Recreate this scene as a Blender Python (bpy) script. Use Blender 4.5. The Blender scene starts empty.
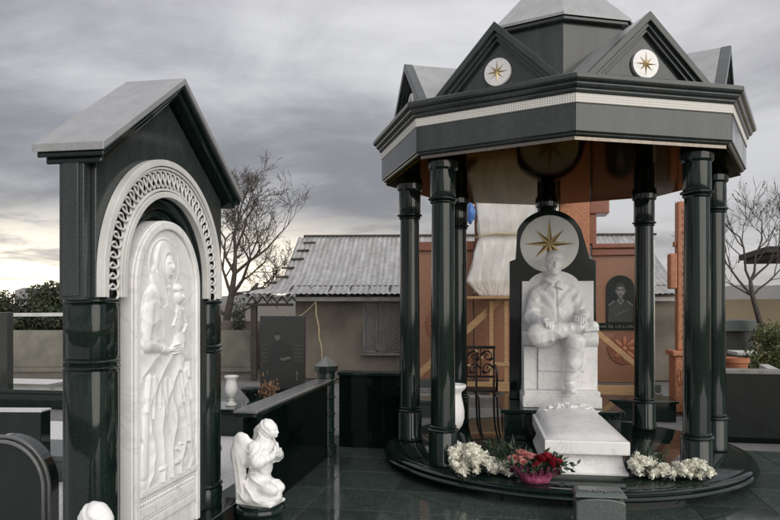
import bpy, bmesh, math, random
import numpy as np
from math import sin, cos, pi, radians, sqrt, atan2
from mathutils import Vector, Matrix
random.seed(7)
S = bpy.context.scene
C = S.collection

# ------------------------------------------------------------------ camera
cd = bpy.data.cameras.new('camera'); cam = bpy.data.objects.new('camera', cd); C.objects.link(cam)
cam.location = (0, 0, 1.6); cam.rotation_euler = (radians(90), 0, radians(10))
cd.sensor_width = 36; cd.lens = 36*680/780; cd.shift_y = 44/780; cd.clip_start = .05; cd.clip_end = 3000
S.camera = cam

# ------------------------------------------------------------------ sky
SUN_EL, SUN_AZ = radians(19), radians(138)          # azimuth clockwise from +Y
w = bpy.data.worlds.new('World'); S.world = w; w.use_nodes = True
nt = w.node_tree; nt.nodes.clear()
def N(t, **k):
    n = nt.nodes.new(t)
    for a, b in k.items(): setattr(n, a, b)
    return n
def L(a, b): nt.links.new(a, b)
def mth(op, a, b=None, clamp=False):
    n = N('ShaderNodeMath', operation=op, use_clamp=clamp)
    for i, v in enumerate((a, b)):
        if v is None: continue
        if isinstance(v, (int, float)): n.inputs[i].default_value = v
        else: L(v, n.inputs[i])
    return n.outputs[0]
def mixc(f, a, b, bt='MIX'):
    n = N('ShaderNodeMix', data_type='RGBA', blend_type=bt)
    for i, v in ((0, f), (6, a), (7, b)):
        if isinstance(v, (int, float)): n.inputs[i].default_value = v
        elif isinstance(v, tuple): n.inputs[i].default_value = (*v, 1)
        else: L(v, n.inputs[i])
    return n.outputs[2]
def mrange(v, a, b, c=0, d=1):
    n = N('ShaderNodeMapRange', interpolation_type='SMOOTHSTEP'); L(v, n.inputs[0])
    for i, x in enumerate((a, b, c, d)): n.inputs[i+1].default_value = x
    return n.outputs[0]
sky = N('ShaderNodeTexSky', sky_type='NISHITA', sun_disc=False, sun_elevation=SUN_EL, sun_rotation=SUN_AZ, air_density=1.0, dust_density=3.0)
tc = N('ShaderNodeTexCoord'); sp = N('ShaderNodeSeparateXYZ'); L(tc.outputs['Generated'], sp.inputs[0])
X, Y, Z = sp.outputs
zz = mth('ADD', mth('MAXIMUM', Z, 0.0), 0.16)
cb = N('ShaderNodeCombineXYZ'); L(mth('DIVIDE', X, zz), cb.inputs[0]); L(mth('DIVIDE', Y, zz), cb.inputs[1])
def noise(scale, detail, rough, off=0, dist=0.0):
    m = N('ShaderNodeMapping'); m.inputs[1].default_value = (off, off*.7, 0); m.inputs[2].default_value = (0, 0, radians(25)); m.inputs[3].default_value = (.85, 1.0, 1)
    L(cb.outputs[0], m.inputs[0])
    n = N('ShaderNodeTexNoise'); n.inputs['Scale'].default_value = scale; n.inputs['Detail'].default_value = detail
    n.inputs['Roughness'].default_value = rough; n.inputs['Distortion'].default_value = dist
    L(m.outputs[0], n.inputs[0]); return n.outputs['Fac']
n1 = noise(.62, 6, .52, 3.1, .5); n2 = noise(2.1, 8, .60, 9.4, .6)
cl = mth('ADD', mth('MULTIPLY', n1, .78), mth('MULTIPLY', n2, .22))
t = mrange(cl, .40, .64)
cloud = mixc(t, (.158, .156, .170), (.405, .403, .412))
# overcast sky: brighter overhead, paler towards the horizon
lum = mth('ADD', mth('MULTIPLY', mth('MAXIMUM', Z, 0.0), 1.2), .76)
vm = N('ShaderNodeVectorMath', operation='SCALE'); L(cloud, vm.inputs[0]); L(lum, vm.inputs[3])
hz = mrange(Z, .16, .01)
base = mixc(mth('MULTIPLY', hz, .42), vm.outputs[0], (.56, .53, .52))
# evening glow breaking through low on one side
g = Vector((-.62, .78, .05)).normalized()
dp = N('ShaderNodeVectorMath', operation='DOT_PRODUCT'); L(tc.outputs['Generated'], dp.inputs[0]); dp.inputs[1].default_value = g
gl = mth('MULTIPLY', mrange(dp.outputs['Value'], .80, .985), mrange(Z, .15, .04))
band = mrange(n2, .36, .56, .18, 1.0)
sky2 = mixc(mth('MULTIPLY', gl, band), base, (.95, .85, .69))
sc10 = N('ShaderNodeVectorMath', operation='SCALE'); L(sky2, sc10.inputs[0]); sc10.inputs[3].default_value = 10.0
fin = mixc(.94, sky.outputs[0], sc10.outputs[0])
bg = N('ShaderNodeBackground'); L(fin, bg.inputs[0]); bg.inputs[1].default_value = .1
wo = N('ShaderNodeOutputWorld'); L(bg.outputs[0], wo.inputs[0])

# ------------------------------------------------------------------ frontal fill lamp
sd = bpy.data.lights.new('front_fill_sun', 'SUN'); sd.energy = 1.5; sd.angle = radians(66); sd.color = (1, .96, .9)  # wide fill lamp opposite the evening glow, added to light fronts under the canopy
so = bpy.data.objects.new('front_fill_sun', sd); C.objects.link(so)
so.rotation_euler = (radians(90)-SUN_EL, 0, -SUN_AZ+pi)
dirv = Vector((sin(SUN_AZ)*cos(SUN_EL), cos(SUN_AZ)*cos(SUN_EL), sin(SUN_EL)))
so.rotation_euler = dirv.to_track_quat('Z', 'Y').to_euler(); so.location = dirv*30
S.view_settings.view_transform = 'Standard'; S.view_settings.look = 'None'; S.view_settings.gamma = 1; S.view_settings.exposure = .72
S.render.resolution_x = 1024; S.render.resolution_y = 683
S.render.engine = 'CYCLES'
S.cycles.max_bounces = 8

# ------------------------------------------------------------------ materials
MT = {}
def mat(name, c1, c2=None, rough=.5, scale=20, metal=0, bump=0, bscale=None, detail=4, rvar=0, spec=.5, ramp=(.35, .65), trans=0, stretch=None, rnd=0, sub=0, grime=0, vein=0):
    m = bpy.data.materials.new(name); m.use_nodes = True; t = m.node_tree; b = t.nodes['Principled BSDF']
    b.inputs['Roughness'].default_value = rough; b.inputs['Metallic'].default_value = metal
    b.inputs['Specular IOR Level'].default_value = spec
    if trans: b.inputs['Transmission Weight'].default_value = trans
    if sub:
        b.inputs['Subsurface Weight'].default_value = sub; b.inputs['Subsurface Radius'].default_value = (.02, .018, .015); b.inputs['Subsurface Scale'].default_value = .5
    co = t.nodes.new('ShaderNodeTexCoord'); src = co.outputs['Object']
    if stretch:
        mp = t.nodes.new('ShaderNodeMapping'); mp.inputs[3].default_value = stretch; t.links.new(src, mp.inputs[0]); src = mp.outputs[0]
    n = t.nodes.new('ShaderNodeTexNoise'); n.inputs['Scale'].default_value = scale; n.inputs['Detail'].default_value = detail
    t.links.new(src, n.inputs[0])
    if c2 is None: c2 = tuple(x*.8 for x in c1)
    r = t.nodes.new('ShaderNodeValToRGB'); r.color_ramp.elements[0].position, r.color_ramp.elements[1].position = ramp
    r.color_ramp.elements[0].color = (*c1, 1); r.color_ramp.elements[1].color = (*c2, 1)
    t.links.new(n.outputs['Fac'], r.inputs[0]); out = r.outputs[0]
    if rnd:
        oi = t.nodes.new('ShaderNodeObjectInfo'); mr = t.nodes.new('ShaderNodeMapRange'); t.links.new(oi.outputs['Random'], mr.inputs[0])
        mr.inputs[3].default_value = 1-rnd; mr.inputs[4].default_value = 1+rnd
        vs = t.nodes.new('ShaderNodeVectorMath'); vs.operation = 'SCALE'; t.links.new(out, vs.inputs[0]); t.links.new(mr.outputs[0], vs.inputs[3]); out = vs.outputs[0]
    if grime:       # rain streaks, dust and handling marks
        mg = t.nodes.new('ShaderNodeMapping'); mg.inputs[3].default_value = (5, 5, .7); t.links.new(co.outputs['Object'], mg.inputs[0])
        ng = t.nodes.new('ShaderNodeTexNoise'); ng.inputs['Scale'].default_value = 1.6; ng.inputs['Detail'].default_value = 8; ng.inputs['Roughness'].default_value = .65; t.links.new(mg.outputs[0], ng.inputs[0])
        mr = t.nodes.new('ShaderNodeMapRange'); t.links.new(ng.outputs['Fac'], mr.inputs[0]); mr.inputs[1].default_value = .32; mr.inputs[2].default_value = .68; mr.inputs[3].default_value = 1-grime; mr.inputs[4].default_value = 1+grime
        vs = t.nodes.new('ShaderNodeVectorMath'); vs.operation = 'SCALE'; t.links.new(out, vs.inputs[0]); t.links.new(mr.outputs[0], vs.inputs[3]); out = vs.outputs[0]
    if vein:
        nv = t.nodes.new('ShaderNodeTexNoise'); nv.inputs['Scale'].default_value = 2.6; nv.inputs['Detail'].default_value = 9; nv.inputs['Roughness'].default_value = .6; nv.inputs['Distortion'].default_value = 1.4; t.links.new(co.outputs['Object'], nv.inputs[0])
        rv = t.nodes.new('ShaderNodeValToRGB'); e = rv.color_ramp.elements; e[0].position = .47; e[0].color = (1, 1, 1, 1); e[1].position = .53; e[1].color = (1, 1, 1, 1); k_ = e.new(.5); k_.color = (1-vein, 1-vein*.95, 1-vein*.9, 1); t.links.new(nv.outputs['Fac'], rv.inputs[0])
        vs = t.nodes.new('ShaderNodeVectorMath'); vs.operation = 'MULTIPLY'; t.links.new(out, vs.inputs[0]); t.links.new(rv.outputs[0], vs.inputs[1]); out = vs.outputs[0]
    t.links.new(out, b.inputs['Base Color'])
    if rvar:
        n3 = t.nodes.new('ShaderNodeTexNoise'); n3.inputs['Scale'].default_value = 2.3; n3.inputs['Detail'].default_value = 5; t.links.new(co.outputs['Object'], n3.inputs[0])
        m3 = t.nodes.new('ShaderNodeMapRange'); t.links.new(n3.outputs['Fac'], m3.inputs[0]); m3.inputs[1].default_value = .3; m3.inputs[2].default_value = .7
        m3.inputs[3].default_value = rough; m3.inputs[4].default_value = rough+rvar; t.links.new(m3.outputs[0], b.inputs['Roughness'])
    if bump:
        n2 = t.nodes.new('ShaderNodeTexNoise'); n2.inputs['Scale'].default_value = bscale or scale; n2.inputs['Detail'].default_value = 4; t.links.new(src, n2.inputs[0])
        bp = t.nodes.new('ShaderNodeBump'); bp.inputs['Strength'].default_value = bump; bp.inputs['Distance'].default_value = .02
        t.links.new(n2.outputs['Fac'], bp.inputs['Height']); t.links.new(bp.outputs[0], b.inputs['Normal'])
    MT[name] = m; return m
mat('granite', (.0045, .0105, .0085), (.018, .036, .030), .03, 190, detail=4, rvar=.07, ramp=(.45, .72), spec=.42, grime=.3)
mat('granite_black', (.0015, .0035, .003), (.006, .013, .011), .03, 190, detail=4, rvar=.05, ramp=(.45, .72), spec=.14, grime=.3)
mat('granite_fascia', (.017, .023, .022), (.062, .074, .071), .09, 170, detail=5, rvar=.12, ramp=(.38, .70), grime=.28)
mat('granite_mirror', (.155, .135, .115), (.12, .105, .09), .05, 30, metal=1, detail=3, rvar=.05)
MT['granite_mirror'].node_tree.nodes['Principled BSDF'].inputs['Specular Tint'].default_value = (.30, .27, .23, 1)
mat('grout', (.10, .115, .11), (.07, .08, .075), .8, 40)
mat('granite_tile', (.024, .037, .033), (.086, .108, .100), .035, 120, detail=4, rvar=.10, ramp=(.40, .68), rnd=.3, grime=.2)
mat('granite_roof_sheen', (.26, .265, .27), (.34, .345, .35), .16, 220, detail=3, rvar=.10, spec=.6, grime=.14)  # pale copy of the granite; sky reflected in polished slabs put into its colour
mat('granite_edge_sheen', (.12, .125, .125), (.17, .175, .175), .12, 220, detail=3, spec=.7)  # lighter copy; sky sheen on caps and rims is put into the colour
mat('granite_grey', (.055, .07, .068), (.12, .14, .135), .25, 180, detail=3)
mat('granite_etch', (.026, .028, .026), (.06, .062, .06), .22, 120)
mat('marble', (.86, .855, .84), (.79, .79, .78), .35, 3.2, detail=8, bump=.06, bscale=90, ramp=(.45, .75), vein=.14, grime=.05)
mat('marble_old', (.74, .735, .71), (.62, .62, .60), .42, 5, detail=8, bump=.08, bscale=80, grime=.08)
mat('marble_star', (.82, .82, .78), (.72, .72, .69), .4, 8)
mat('gold', (.92, .74, .42), (.80, .60, .28), .35, 30, metal=.25)
mat('gold_dark', (.16, .115, .045), (.24, .17, .07), .4, 30)
mat('red_granite', (.29, .115, .07), (.20, .08, .05), .22, 60, detail=6, ramp=(.35, .7))
mat('red_panel', (.36, .185, .115), (.265, .13, .08), .2, 40, detail=6)
mat('orange_stone', (.47, .20, .10), (.34, .135, .07), .5, 25, detail=6, bump=.25, bscale=40)
mat('concrete', (.26, .25, .235), (.17, .165, .155), .85, 6, detail=8, bump=.3, bscale=40)
mat('fence_concrete', (.25, .24, .20), (.17, .165, .14), .9, 3, detail=8, bump=.25, bscale=30)
mat('plaster', (.24, .215, .175), (.115, .10, .085), .9, 1.1, detail=10, bump=.35, bscale=22)
mat('stucco', (.20, .17, .14), (.12, .10, .085), .95, 2.5, detail=9, bump=.5, bscale=30)
mat('roof_metal', (.44, .44, .435), (.32, .315, .305), .5, 1.5, metal=.2, detail=9, stretch=(5, .7, 1), grime=.2)
mat('dark_wood', (.035, .03, .026), (.07, .058, .048), .8, 6, stretch=(1, 8, 8))
mat('wood', (.52, .33, .17), (.40, .24, .115), .65, 5, detail=6, stretch=(1, 12, 12))
mat('white_paint', (.66, .66, .63), (.5, .5, .47), .5, 6)
mat('white_gravel', (.82, .81, .78), (.46, .455, .44), .9, 55, detail=3, bump=.8, bscale=55, ramp=(.45, .65))
mat('earth', (.16, .14, .115), (.10, .09, .075), .95, 1.4, detail=9, bump=.4, bscale=14)
mat('pavement', (.20, .20, .19), (.14, .14, .135), .85, 4, detail=8, bump=.2, bscale=30)
mat('plastic', (.82, .80, .76), (.66, .64, .59), .3, 3, detail=6, bump=.25, bscale=9, trans=.08)
mat('blue_tarp', (.05, .13, .42), (.10, .26, .62), .4, 14, bump=.4, bscale=14)
mat('iron', (.012, .012, .012), (.03, .028, .024), .38, 40, metal=.3)
mat('curtain', (.20, .20, .19), (.11, .11, .105), .25, 9, detail=3, stretch=(6, 1, .6))
mat('glass', (.05, .055, .06), (.08, .085, .09), .08, 4)
mat('bark', (.055, .045, .038), (.10, .085, .07), .9, 20, bump=.4)
mat('seed', (.12, .075, .045), (.07, .045, .03), .8, 10)
mat('needle', (.030, .042, .022), (.065, .078, .042), .7, 2.0, detail=3)
mat('leaf', (.055, .085, .028), (.14, .15, .05), .6, 5, detail=3)
mat('leaf_dark', (.02, .045, .022), (.05, .085, .045), .5, 16)
mat('petal_white', (.88, .87, .79), (.82, .81, .68), .6, 22)
mat('petal_red', (.20, .006, .018), (.34, .012, .03), .5, 20)
mat('petal_pink', (.72, .36, .32), (.56, .20, .20), .5, 20)
mat('wrap_pink', (.36, .05, .15), (.52, .13, .26), .6, 14, bump=.7, bscale=26)
mat('terracotta', (.42, .17, .08), (.32, .12, .06), .8, 10)
mat('dry_leaf', (.36, .21, .12), (.20, .105, .06), .7, 14)
mat('beige', (.46, .38, .26), (.38, .31, .21), .9, .8, detail=8)
mat('hill', (.20, .21, .22), (.25, .25, .25), 1, .03)
mat('cable', (.55, .47, .27), None, .6)
mat('etch_light', (.30, .30, .285), (.20, .20, .19), .6, 120)
mat('etch_mid', (.13, .135, .125), (.085, .09, .085), .6, 120)
mat('etch_dark', (.035, .04, .036), (.02, .024, .022), .4, 120)
# white frieze with a fine carved lattice
def lattice():
    m = bpy.data.materials.new('frieze_marble'); m.use_nodes = True; t = m.node_tree; b = t.nodes['Principled BSDF']
    co = t.nodes.new('ShaderNodeTexCoord'); sx = t.nodes.new('ShaderNodeSeparateXYZ'); t.links.new(co.outputs['UV'], sx.inputs[0])
    def mm(op, a, c):
        n = t.nodes.new('ShaderNodeMath'); n.operation = op
        for i, v in enumerate((a, c)):
            if isinstance(v, (int, float)): n.inputs[i].default_value = v
            elif v is not None: t.links.new(v, n.inputs[i])
        return n.outputs[0]
    u = mm('MULTIPLY', sx.outputs[0], pi/.020); v = mm('MULTIPLY', sx.outputs[1], pi/.020)
    h = mm('MULTIPLY', mm('SINE', mm('ADD', u, v), None), mm('SINE', mm('SUBTRACT', u, v), None))
    r = t.nodes.new('ShaderNodeMapRange'); t.links.new(h, r.inputs[0]); r.inputs[1].default_value = -.5; r.inputs[2].default_value = .5
    r.inputs[3].default_value = 0; r.inputs[4].default_value = 1
    cr = t.nodes.new('ShaderNodeValToRGB'); cr.color_ramp.elements[0].color = (.66, .64, .60, 1); cr.color_ramp.elements[1].color = (.76, .75, .70, 1)
    t.links.new(r.outputs[0], cr.inputs[0]); t.links.new(cr.outputs[0], b.inputs['Base Color'])
    bp = t.nodes.new('ShaderNodeBump'); bp.inputs['Distance'].default_value = .008; bp.inputs['Strength'].default_value = .55
    t.links.new(r.outputs[0], bp.inputs['Height']); t.links.new(bp.outputs[0], b.inputs['Normal']); b.inputs['Roughness'].default_value = .5
    MT['frieze'] = m
lattice()

# ------------------------------------------------------------------ mesh helpers
class MB:
    def __init__(s): s.v = []; s.f = []; s.mi = []; s.m = 0
    def add(s, vs, fs):
        o = len(s.v); s.v += [tuple(v) for v in vs]
        for f in fs: s.f.append(tuple(o+i for i in f)); s.mi.append(s.m)
        return s
    def box(s, x0, x1, y0, y1, z0, z1):
        return s.add([(x, y, z) for z in (z0, z1) for y in (y0, y1) for x in (x0, x1)],
                     [(0, 2, 3, 1), (4, 5, 7, 6), (0, 1, 5, 4), (2, 6, 7, 3), (0, 4, 6, 2), (1, 3, 7, 5)])
    def beam(s, p, q, wd, hd, up=(0, 0, 1)):
        p = Vector(p); q = Vector(q); d = (q-p).normalized(); u = Vector(up)
        if abs(d.dot(u)) > .98: u = Vector((1, 0, 0))
        a = d.cross(u).normalized(); b = a.cross(d).normalized()
        vs = [e+a*(i*wd/2)+b*(j*hd/2) for e in (p, q) for i, j in ((-1, -1), (1, -1), (1, 1), (-1, 1))]
        return s.add(vs, [(0, 3, 2, 1), (4, 5, 6, 7), (0, 1, 5, 4), (1, 2, 6, 5), (2, 3, 7, 6), (3, 0, 4, 7)])
    def prism(s, poly, fm, a, b):
        n = len(poly)
        vs = [fm(u, v, a) for u, v in poly]+[fm(u, v, b) for u, v in poly]
        return s.add(vs, [tuple(range(n-1, -1, -1)), tuple(range(n, 2*n))]+[(i, (i+1) % n, n+(i+1) % n, n+i) for i in range(n)])
    def lathe(s, prof, seg=32, c=(0, 0, 0), ex=2.0, cap=True):
        o = []
        for r, z in prof:
            for k in range(seg):
                a = 2*pi*k/seg; ca, sa = cos(a), sin(a)
                q = 1/((abs(ca)**ex+abs(sa)**ex)**(1/ex)) if ex != 2 else 1
                o.append((c[0]+r*q*ca, c[1]+r*q*sa, c[2]+z))
        m = len(prof)
        fs = [(i*seg+k, i*seg+(k+1) % seg, (i+1)*seg+(k+1) % seg, (i+1)*seg+k) for i in range(m-1) for k in range(seg)]
        if cap: fs += [tuple(range(seg-1, -1, -1)), tuple((m-1)*seg+k for k in range(seg))]
        return s.add(o, fs)
    def tube(s, pts, rad, seg=8, cap=True, flat=1.0):
        pts = [Vector(p) for p in pts]; n = len(pts)
        if not isinstance(rad, (list, tuple)): rad = [rad]*n
        vs = []; prev = None
        for i, p in enumerate(pts):
            d = (pts[min(i+1, n-1)]-pts[max(i-1, 0)]).normalized()
            if prev is None:
                u = Vector((0, 0, 1)) if abs(d.z) < .9 else Vector((1, 0, 0)); a = d.cross(u).normalized()
            else: a = (prev-d*prev.dot(d)).normalized()
            prev = a; b = d.cross(a)
            for k in range(seg):
                t = 2*pi*k/seg; vs.append(p+(a*cos(t)+b*sin(t)*flat)*rad[i])
        fs = [(i*seg+k, i*seg+(k+1) % seg, (i+1)*seg+(k+1) % seg, (i+1)*seg+k) for i in range(n-1) for k in range(seg)]
        if cap: fs += [tuple(range(seg-1, -1, -1)), tuple((n-1)*seg+k for k in range(seg))]
        return s.add(vs, fs)
    def ell(s, c, r, rot=None, seg=14, rings=9):
        c = Vector(c); R = rot.to_matrix() if rot is not None else Matrix.Identity(3)
        vs = [c+R @ Vector((0, 0, r[2]))]
        for i in range(1, rings):
            t = pi*i/rings
            for k in range(seg):
                a = 2*pi*k/seg; vs.append(c+R @ Vector((r[0]*sin(t)*cos(a), r[1]*sin(t)*sin(a), r[2]*cos(t))))
        vs.append(c+R @ Vector((0, 0, -r[2]))); e = len(vs)-1
        fs = [(0, 1+k, 1+(k+1) % seg) for k in range(seg)]
        for i in range(rings-2):
            fs += [(1+i*seg+k, 1+(i+1)*seg+k, 1+(i+1)*seg+(k+1) % seg, 1+i*seg+(k+1) % seg) for k in range(seg)]
        fs += [(e, 1+(rings-2)*seg+(k+1) % seg, 1+(rings-2)*seg+k) for k in range(seg)]
        return s.add(vs, fs)
    def cap(s, p, q, r0, r1, seg=12, flat=1.0):          # tapered capsule
        p = Vector(p); q = Vector(q); d = (q-p).normalized(); pts = []; rr = []
        for t in (-1, -.85, -.5, 0): pts.append(p+d*r0*t); rr.append(max(r0*sqrt(1-t*t), r0*.05))
        for t in (0, .5, .85, 1): pts.append(q+d*r1*t); rr.append(max(r1*sqrt(1-t*t), r1*.05))
        return s.tube(pts, rr, seg, True, flat)
    def chain(s, pts, rr, seg=12):
        for i in range(len(pts)-1): s.cap(pts[i], pts[i+1], rr[i], rr[i+1], seg)
        return s
    def build(s, name, m, parent=None, smooth=False, bevel=0, loc=None, rot=None, voxel=0, smit=4, bseg=2, recalc=True):
        me = bpy.data.meshes.new(name); me.from_pydata(s.v, [], s.f); me.update()
        ms = m if isinstance(m, (list, tuple)) else [m]
        for x in ms: me.materials.append(MT[x])
        if len(ms) > 1:
            for p, i in zip(me.polygons, s.mi): p.material_index = i
        if recalc:
            bm = bmesh.new(); bm.from_mesh(me); bmesh.ops.recalc_face_normals(bm, faces=bm.faces); bm.to_mesh(me); bm.free()
        if smooth is True or voxel:
            for p in me.polygons: p.use_smooth = True
        elif smooth:
            for p in me.polygons: p.use_smooth = True
            me.set_sharp_from_angle(angle=radians(smooth))
        o = bpy.data.objects.new(name, me); C.objects.link(o)
        if parent: o.parent = parent
        if loc: o.location = loc
        if rot: o.rotation_euler = rot
        if voxel:
            r = o.modifiers.new('remesh', 'REMESH'); r.mode = 'VOXEL'; r.voxel_size = voxel; r.use_smooth_shade = True
            if smit: q = o.modifiers.new('smooth', 'SMOOTH'); q.factor = .5; q.iterations = smit
        if bevel:
            b = o.modifiers.new('bevel', 'BEVEL'); b.width = bevel; b.segments = bseg; b.limit_method = 'ANGLE'; b.angle_limit = radians(32)
        return o
def tag(o, label, cat, group=None, kind=None):
    if label: o['label'] = label
    if cat: o['category'] = cat
    if group: o['group'] = group
    if kind: o['kind'] = kind
    return o
def thing(name, label, cat, loc=(0, 0, 0), rz=0, group=None):
    o = bpy.data.objects.new(name, None); C.objects.link(o); o.location = loc; o.rotation_euler = (0, 0, rz); o.empty_display_size = .1
    return tag(o, label, cat, group)
def copy_tree(o, parent=None):
    c = o.copy(); C.objects.link(c); c.parent = parent
    for ch in list(o.children): copy_tree(ch, c)
    return c
def copy_of(o, parent, loc=None, rot=None):
    c = o.copy(); C.objects.link(c); c.parent = parent
    if loc is not None: c.location = loc
    if rot is not None: c.rotation_euler = rot
    return c
def struct(o): o['kind'] = 'structure'; return o
XY = lambda u, v, a: (u, v, a)
XZ = lambda u, v, a: (u, a, v)
YZ = lambda u, v, a: (a, u, v)
def arch_poly(c, half, z0, spring, n=24, rise=None):
    rise = rise or half
    return [(c-half, z0)]+[(c-half*cos(pi*k/n), spring+rise*sin(pi*k/n)) for k in range(n+1)]+[(c+half, z0)]
def star(mb, r_long, r_short, h, fm, w=.16):
    """eight-pointed faceted star; fm(u,v,height) -> point; two materials alternate on the facets"""
    for k in range(8):
        a = k*pi/4; r = r_long if k % 2 == 0 else r_short; hw = r_long*w*.9
        inner = r_long*w*1.15
        tip = (r*cos(a), r*sin(a)); l = (inner*cos(a+pi/8), inner*sin(a+pi/8)); rr = (inner*cos(a-pi/8), inner*sin(a-pi/8))
        for side, p in ((0, l), (1, rr)):
            mb.m = side if k % 2 == 0 else 1-side
            mb.m = side
            mb.add([fm(0, 0, h), fm(*tip, h*.12), fm(*p, .001), fm(*tip, .001), fm(0, 0, .001)], [(0, 1, 2), (1, 3, 2)])
    mb.m = 0
    return mb

# ------------------------------------------------------------------ sculpting: blended volumes turned into one surface
class Clay:
    def __init__(s, lo, hi, h):
        s.lo = np.array(lo); s.h = h; s.n = np.ceil((np.array(hi)-s.lo)/h).astype(int)+1
        s.D = np.full(s.n, .2, np.float32)
        s.ax = [s.lo[i]+h*np.arange(s.n[i]) for i in range(3)]
    def region(s, lo, hi):
        a = np.clip(np.floor((np.array(lo)-s.lo)/s.h).astype(int), 0, s.n-1); b = np.clip(np.ceil((np.array(hi)-s.lo)/s.h).astype(int)+1, 1, s.n)
        sl = tuple(slice(x, max(x+1, y)) for x, y in zip(a, b))
        return sl, np.meshgrid(*[s.ax[i][sl[i]] for i in range(3)], indexing='ij')
    def blend(s, sl, d, k, cut=False):
        a = s.D[sl]
        if cut:
            d = -d; h = np.clip(.5-.5*(a-d)/k, 0, 1); s.D[sl] = a*(1-h)+d*h+k*h*(1-h)
        else:
            h = np.clip(.5+.5*(a-d)/k, 0, 1); s.D[sl] = a*(1-h)+d*h-k*h*(1-h)
    def cap(s, p, q, r0, r1, k=.02, flat=None, fold=None, cut=False):
        p = np.array(p, float); q = np.array(q, float); m = max(r0, r1)*1.0+k*2+.03
        sl, (X, Y, Z) = s.region(np.minimum(p, q)-m, np.maximum(p, q)+m)
        ba = q-p; L2 = max(ba @ ba, 1e-9); t = np.clip(((X-p[0])*ba[0]+(Y-p[1])*ba[1]+(Z-p[2])*ba[2])/L2, 0, 1)
        dx, dy, dz = X-p[0]-ba[0]*t, Y-p[1]-ba[1]*t, Z-p[2]-ba[2]*t
        if flat: dx, dy, dz = dx*flat[0], dy*flat[1], dz*flat[2]
        d = np.sqrt(dx*dx+dy*dy+dz*dz)-(r0+(r1-r0)*t)
        if flat: d = d/max(flat)
        if fold:
            g_ = (dx+dy*.7+dz*.4)/max(r0, r1); h_ = (dx*.6-dy+dz*.8)/max(r0, r1); ph = fold[1]*t*sqrt(L2)*.62+fold[2]*g_+1.1*np.sin(2.3*h_+1)
            d = d-fold[0]*1.7*(.5-np.abs(np.sin(ph))**.7)*np.clip(.55+.6*np.sin(1.9*h_+.31*ph+fold[1]), 0, 1.1)*np.sin(np.pi*np.clip(t, .02, .98))**.4
        s.blend(sl, d, k, cut); return s
    def chain(s, pts, rr, k=.02, **kw):
        for i in range(len(pts)-1): s.cap(pts[i], pts[i+1], rr[i], rr[i+1], k, **kw)
        return s
    def ell(s, c, r, k=.02, rot=None, cut=False):
        c = np.array(c, float); m = max(r)+k*2+.03; sl, (X, Y, Z) = s.region(c-m, c+m)
        x, y, z = X-c[0], Y-c[1], Z-c[2]
        if rot is not None:
            M = np.array(rot).T; x, y, z = M[0, 0]*x+M[0, 1]*y+M[0, 2]*z, M[1, 0]*x+M[1, 1]*y+M[1, 2]*z, M[2, 0]*x+M[2, 1]*y+M[2, 2]*z
        a = np.sqrt((x/r[0])**2+(y/r[1])**2+(z/r[2])**2); b = np.sqrt((x/r[0]**2)**2+(y/r[1]**2)**2+(z/r[2]**2)**2)
        s.blend(sl, a*(a-1)/np.maximum(b, 1e-6), k, cut); return s
    def box(s, lo, hi, rd=.01, k=.01):
        lo = np.array(lo, float); hi = np.array(hi, float); m = .05+k; sl, (X, Y, Z) = s.region(lo-m, hi+m); c = (lo+hi)/2; e = (hi-lo)/2-rd
        qx, qy, qz = abs(X-c[0])-e[0], abs(Y-c[1])-e[1], abs(Z-c[2])-e[2]
        d = np.sqrt(np.maximum(qx, 0)**2+np.maximum(qy, 0)**2+np.maximum(qz, 0)**2)+np.minimum(np.maximum(qx, np.maximum(qy, qz)), 0)-rd
        s.blend(sl, d, k); return s
    def press(s, lo, hi, fn):       # shallow carving inside a box, faded at its borders
        sl, (X, Y, Z) = s.region(lo, hi); lo = np.array(lo); hi = np.array(hi); c = (lo+hi)/2; e = (hi-lo)/2
        w = np.clip(2.2*(1-np.maximum(np.maximum(abs(X-c[0])/e[0], abs(Y-c[1])/e[1]), abs(Z-c[2])/e[2])), 0, 1)
        s.D[sl] -= (fn(X, Y, Z)*w).astype(np.float32); return s
    def build(s, name, matn, parent=None, loc=None, rot=None):
        D = s.D.copy(); D[[0, -1]] = .1; D[:, [0, -1]] = .1; D[:, :, [0, -1]] = .1
        S_ = D < 0; nx, ny, nz = D.shape
        cnt = sum(S_[i:nx-1+i, j:ny-1+j, k:nz-1+k].astype(np.int8) for i in (0, 1) for j in (0, 1) for k in (0, 1))
        I, J, K = np.nonzero((cnt > 0) & (cnt < 8)); idx = np.full((nx-1, ny-1, nz-1), -1, np.int64); idx[I, J, K] = np.arange(len(I))
        acc = np.zeros((len(I), 3)); num = np.zeros(len(I))
        for a in range(3):
            o1, o2 = [b for b in range(3) if b != a]
            for u in (0, 1):
                for v in (0, 1):
                    c0 = np.zeros(3, int); c0[o1] = u; c0[o2] = v; c1 = c0.copy(); c1[a] = 1
                    d0 = D[I+c0[0], J+c0[1], K+c0[2]]; d1 = D[I+c1[0], J+c1[1], K+c1[2]]; m = (d0 < 0) != (d1 < 0)
                    t = np.where(m, d0/np.where(m, d0-d1, 1), 0); P = np.tile(c0.astype(float), (len(I), 1)); P[:, a] = t
                    acc += P*m[:, None]; num += m
        P = (acc/num[:, None]+np.stack([I, J, K], 1))*s.h+s.lo
        F = []
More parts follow.
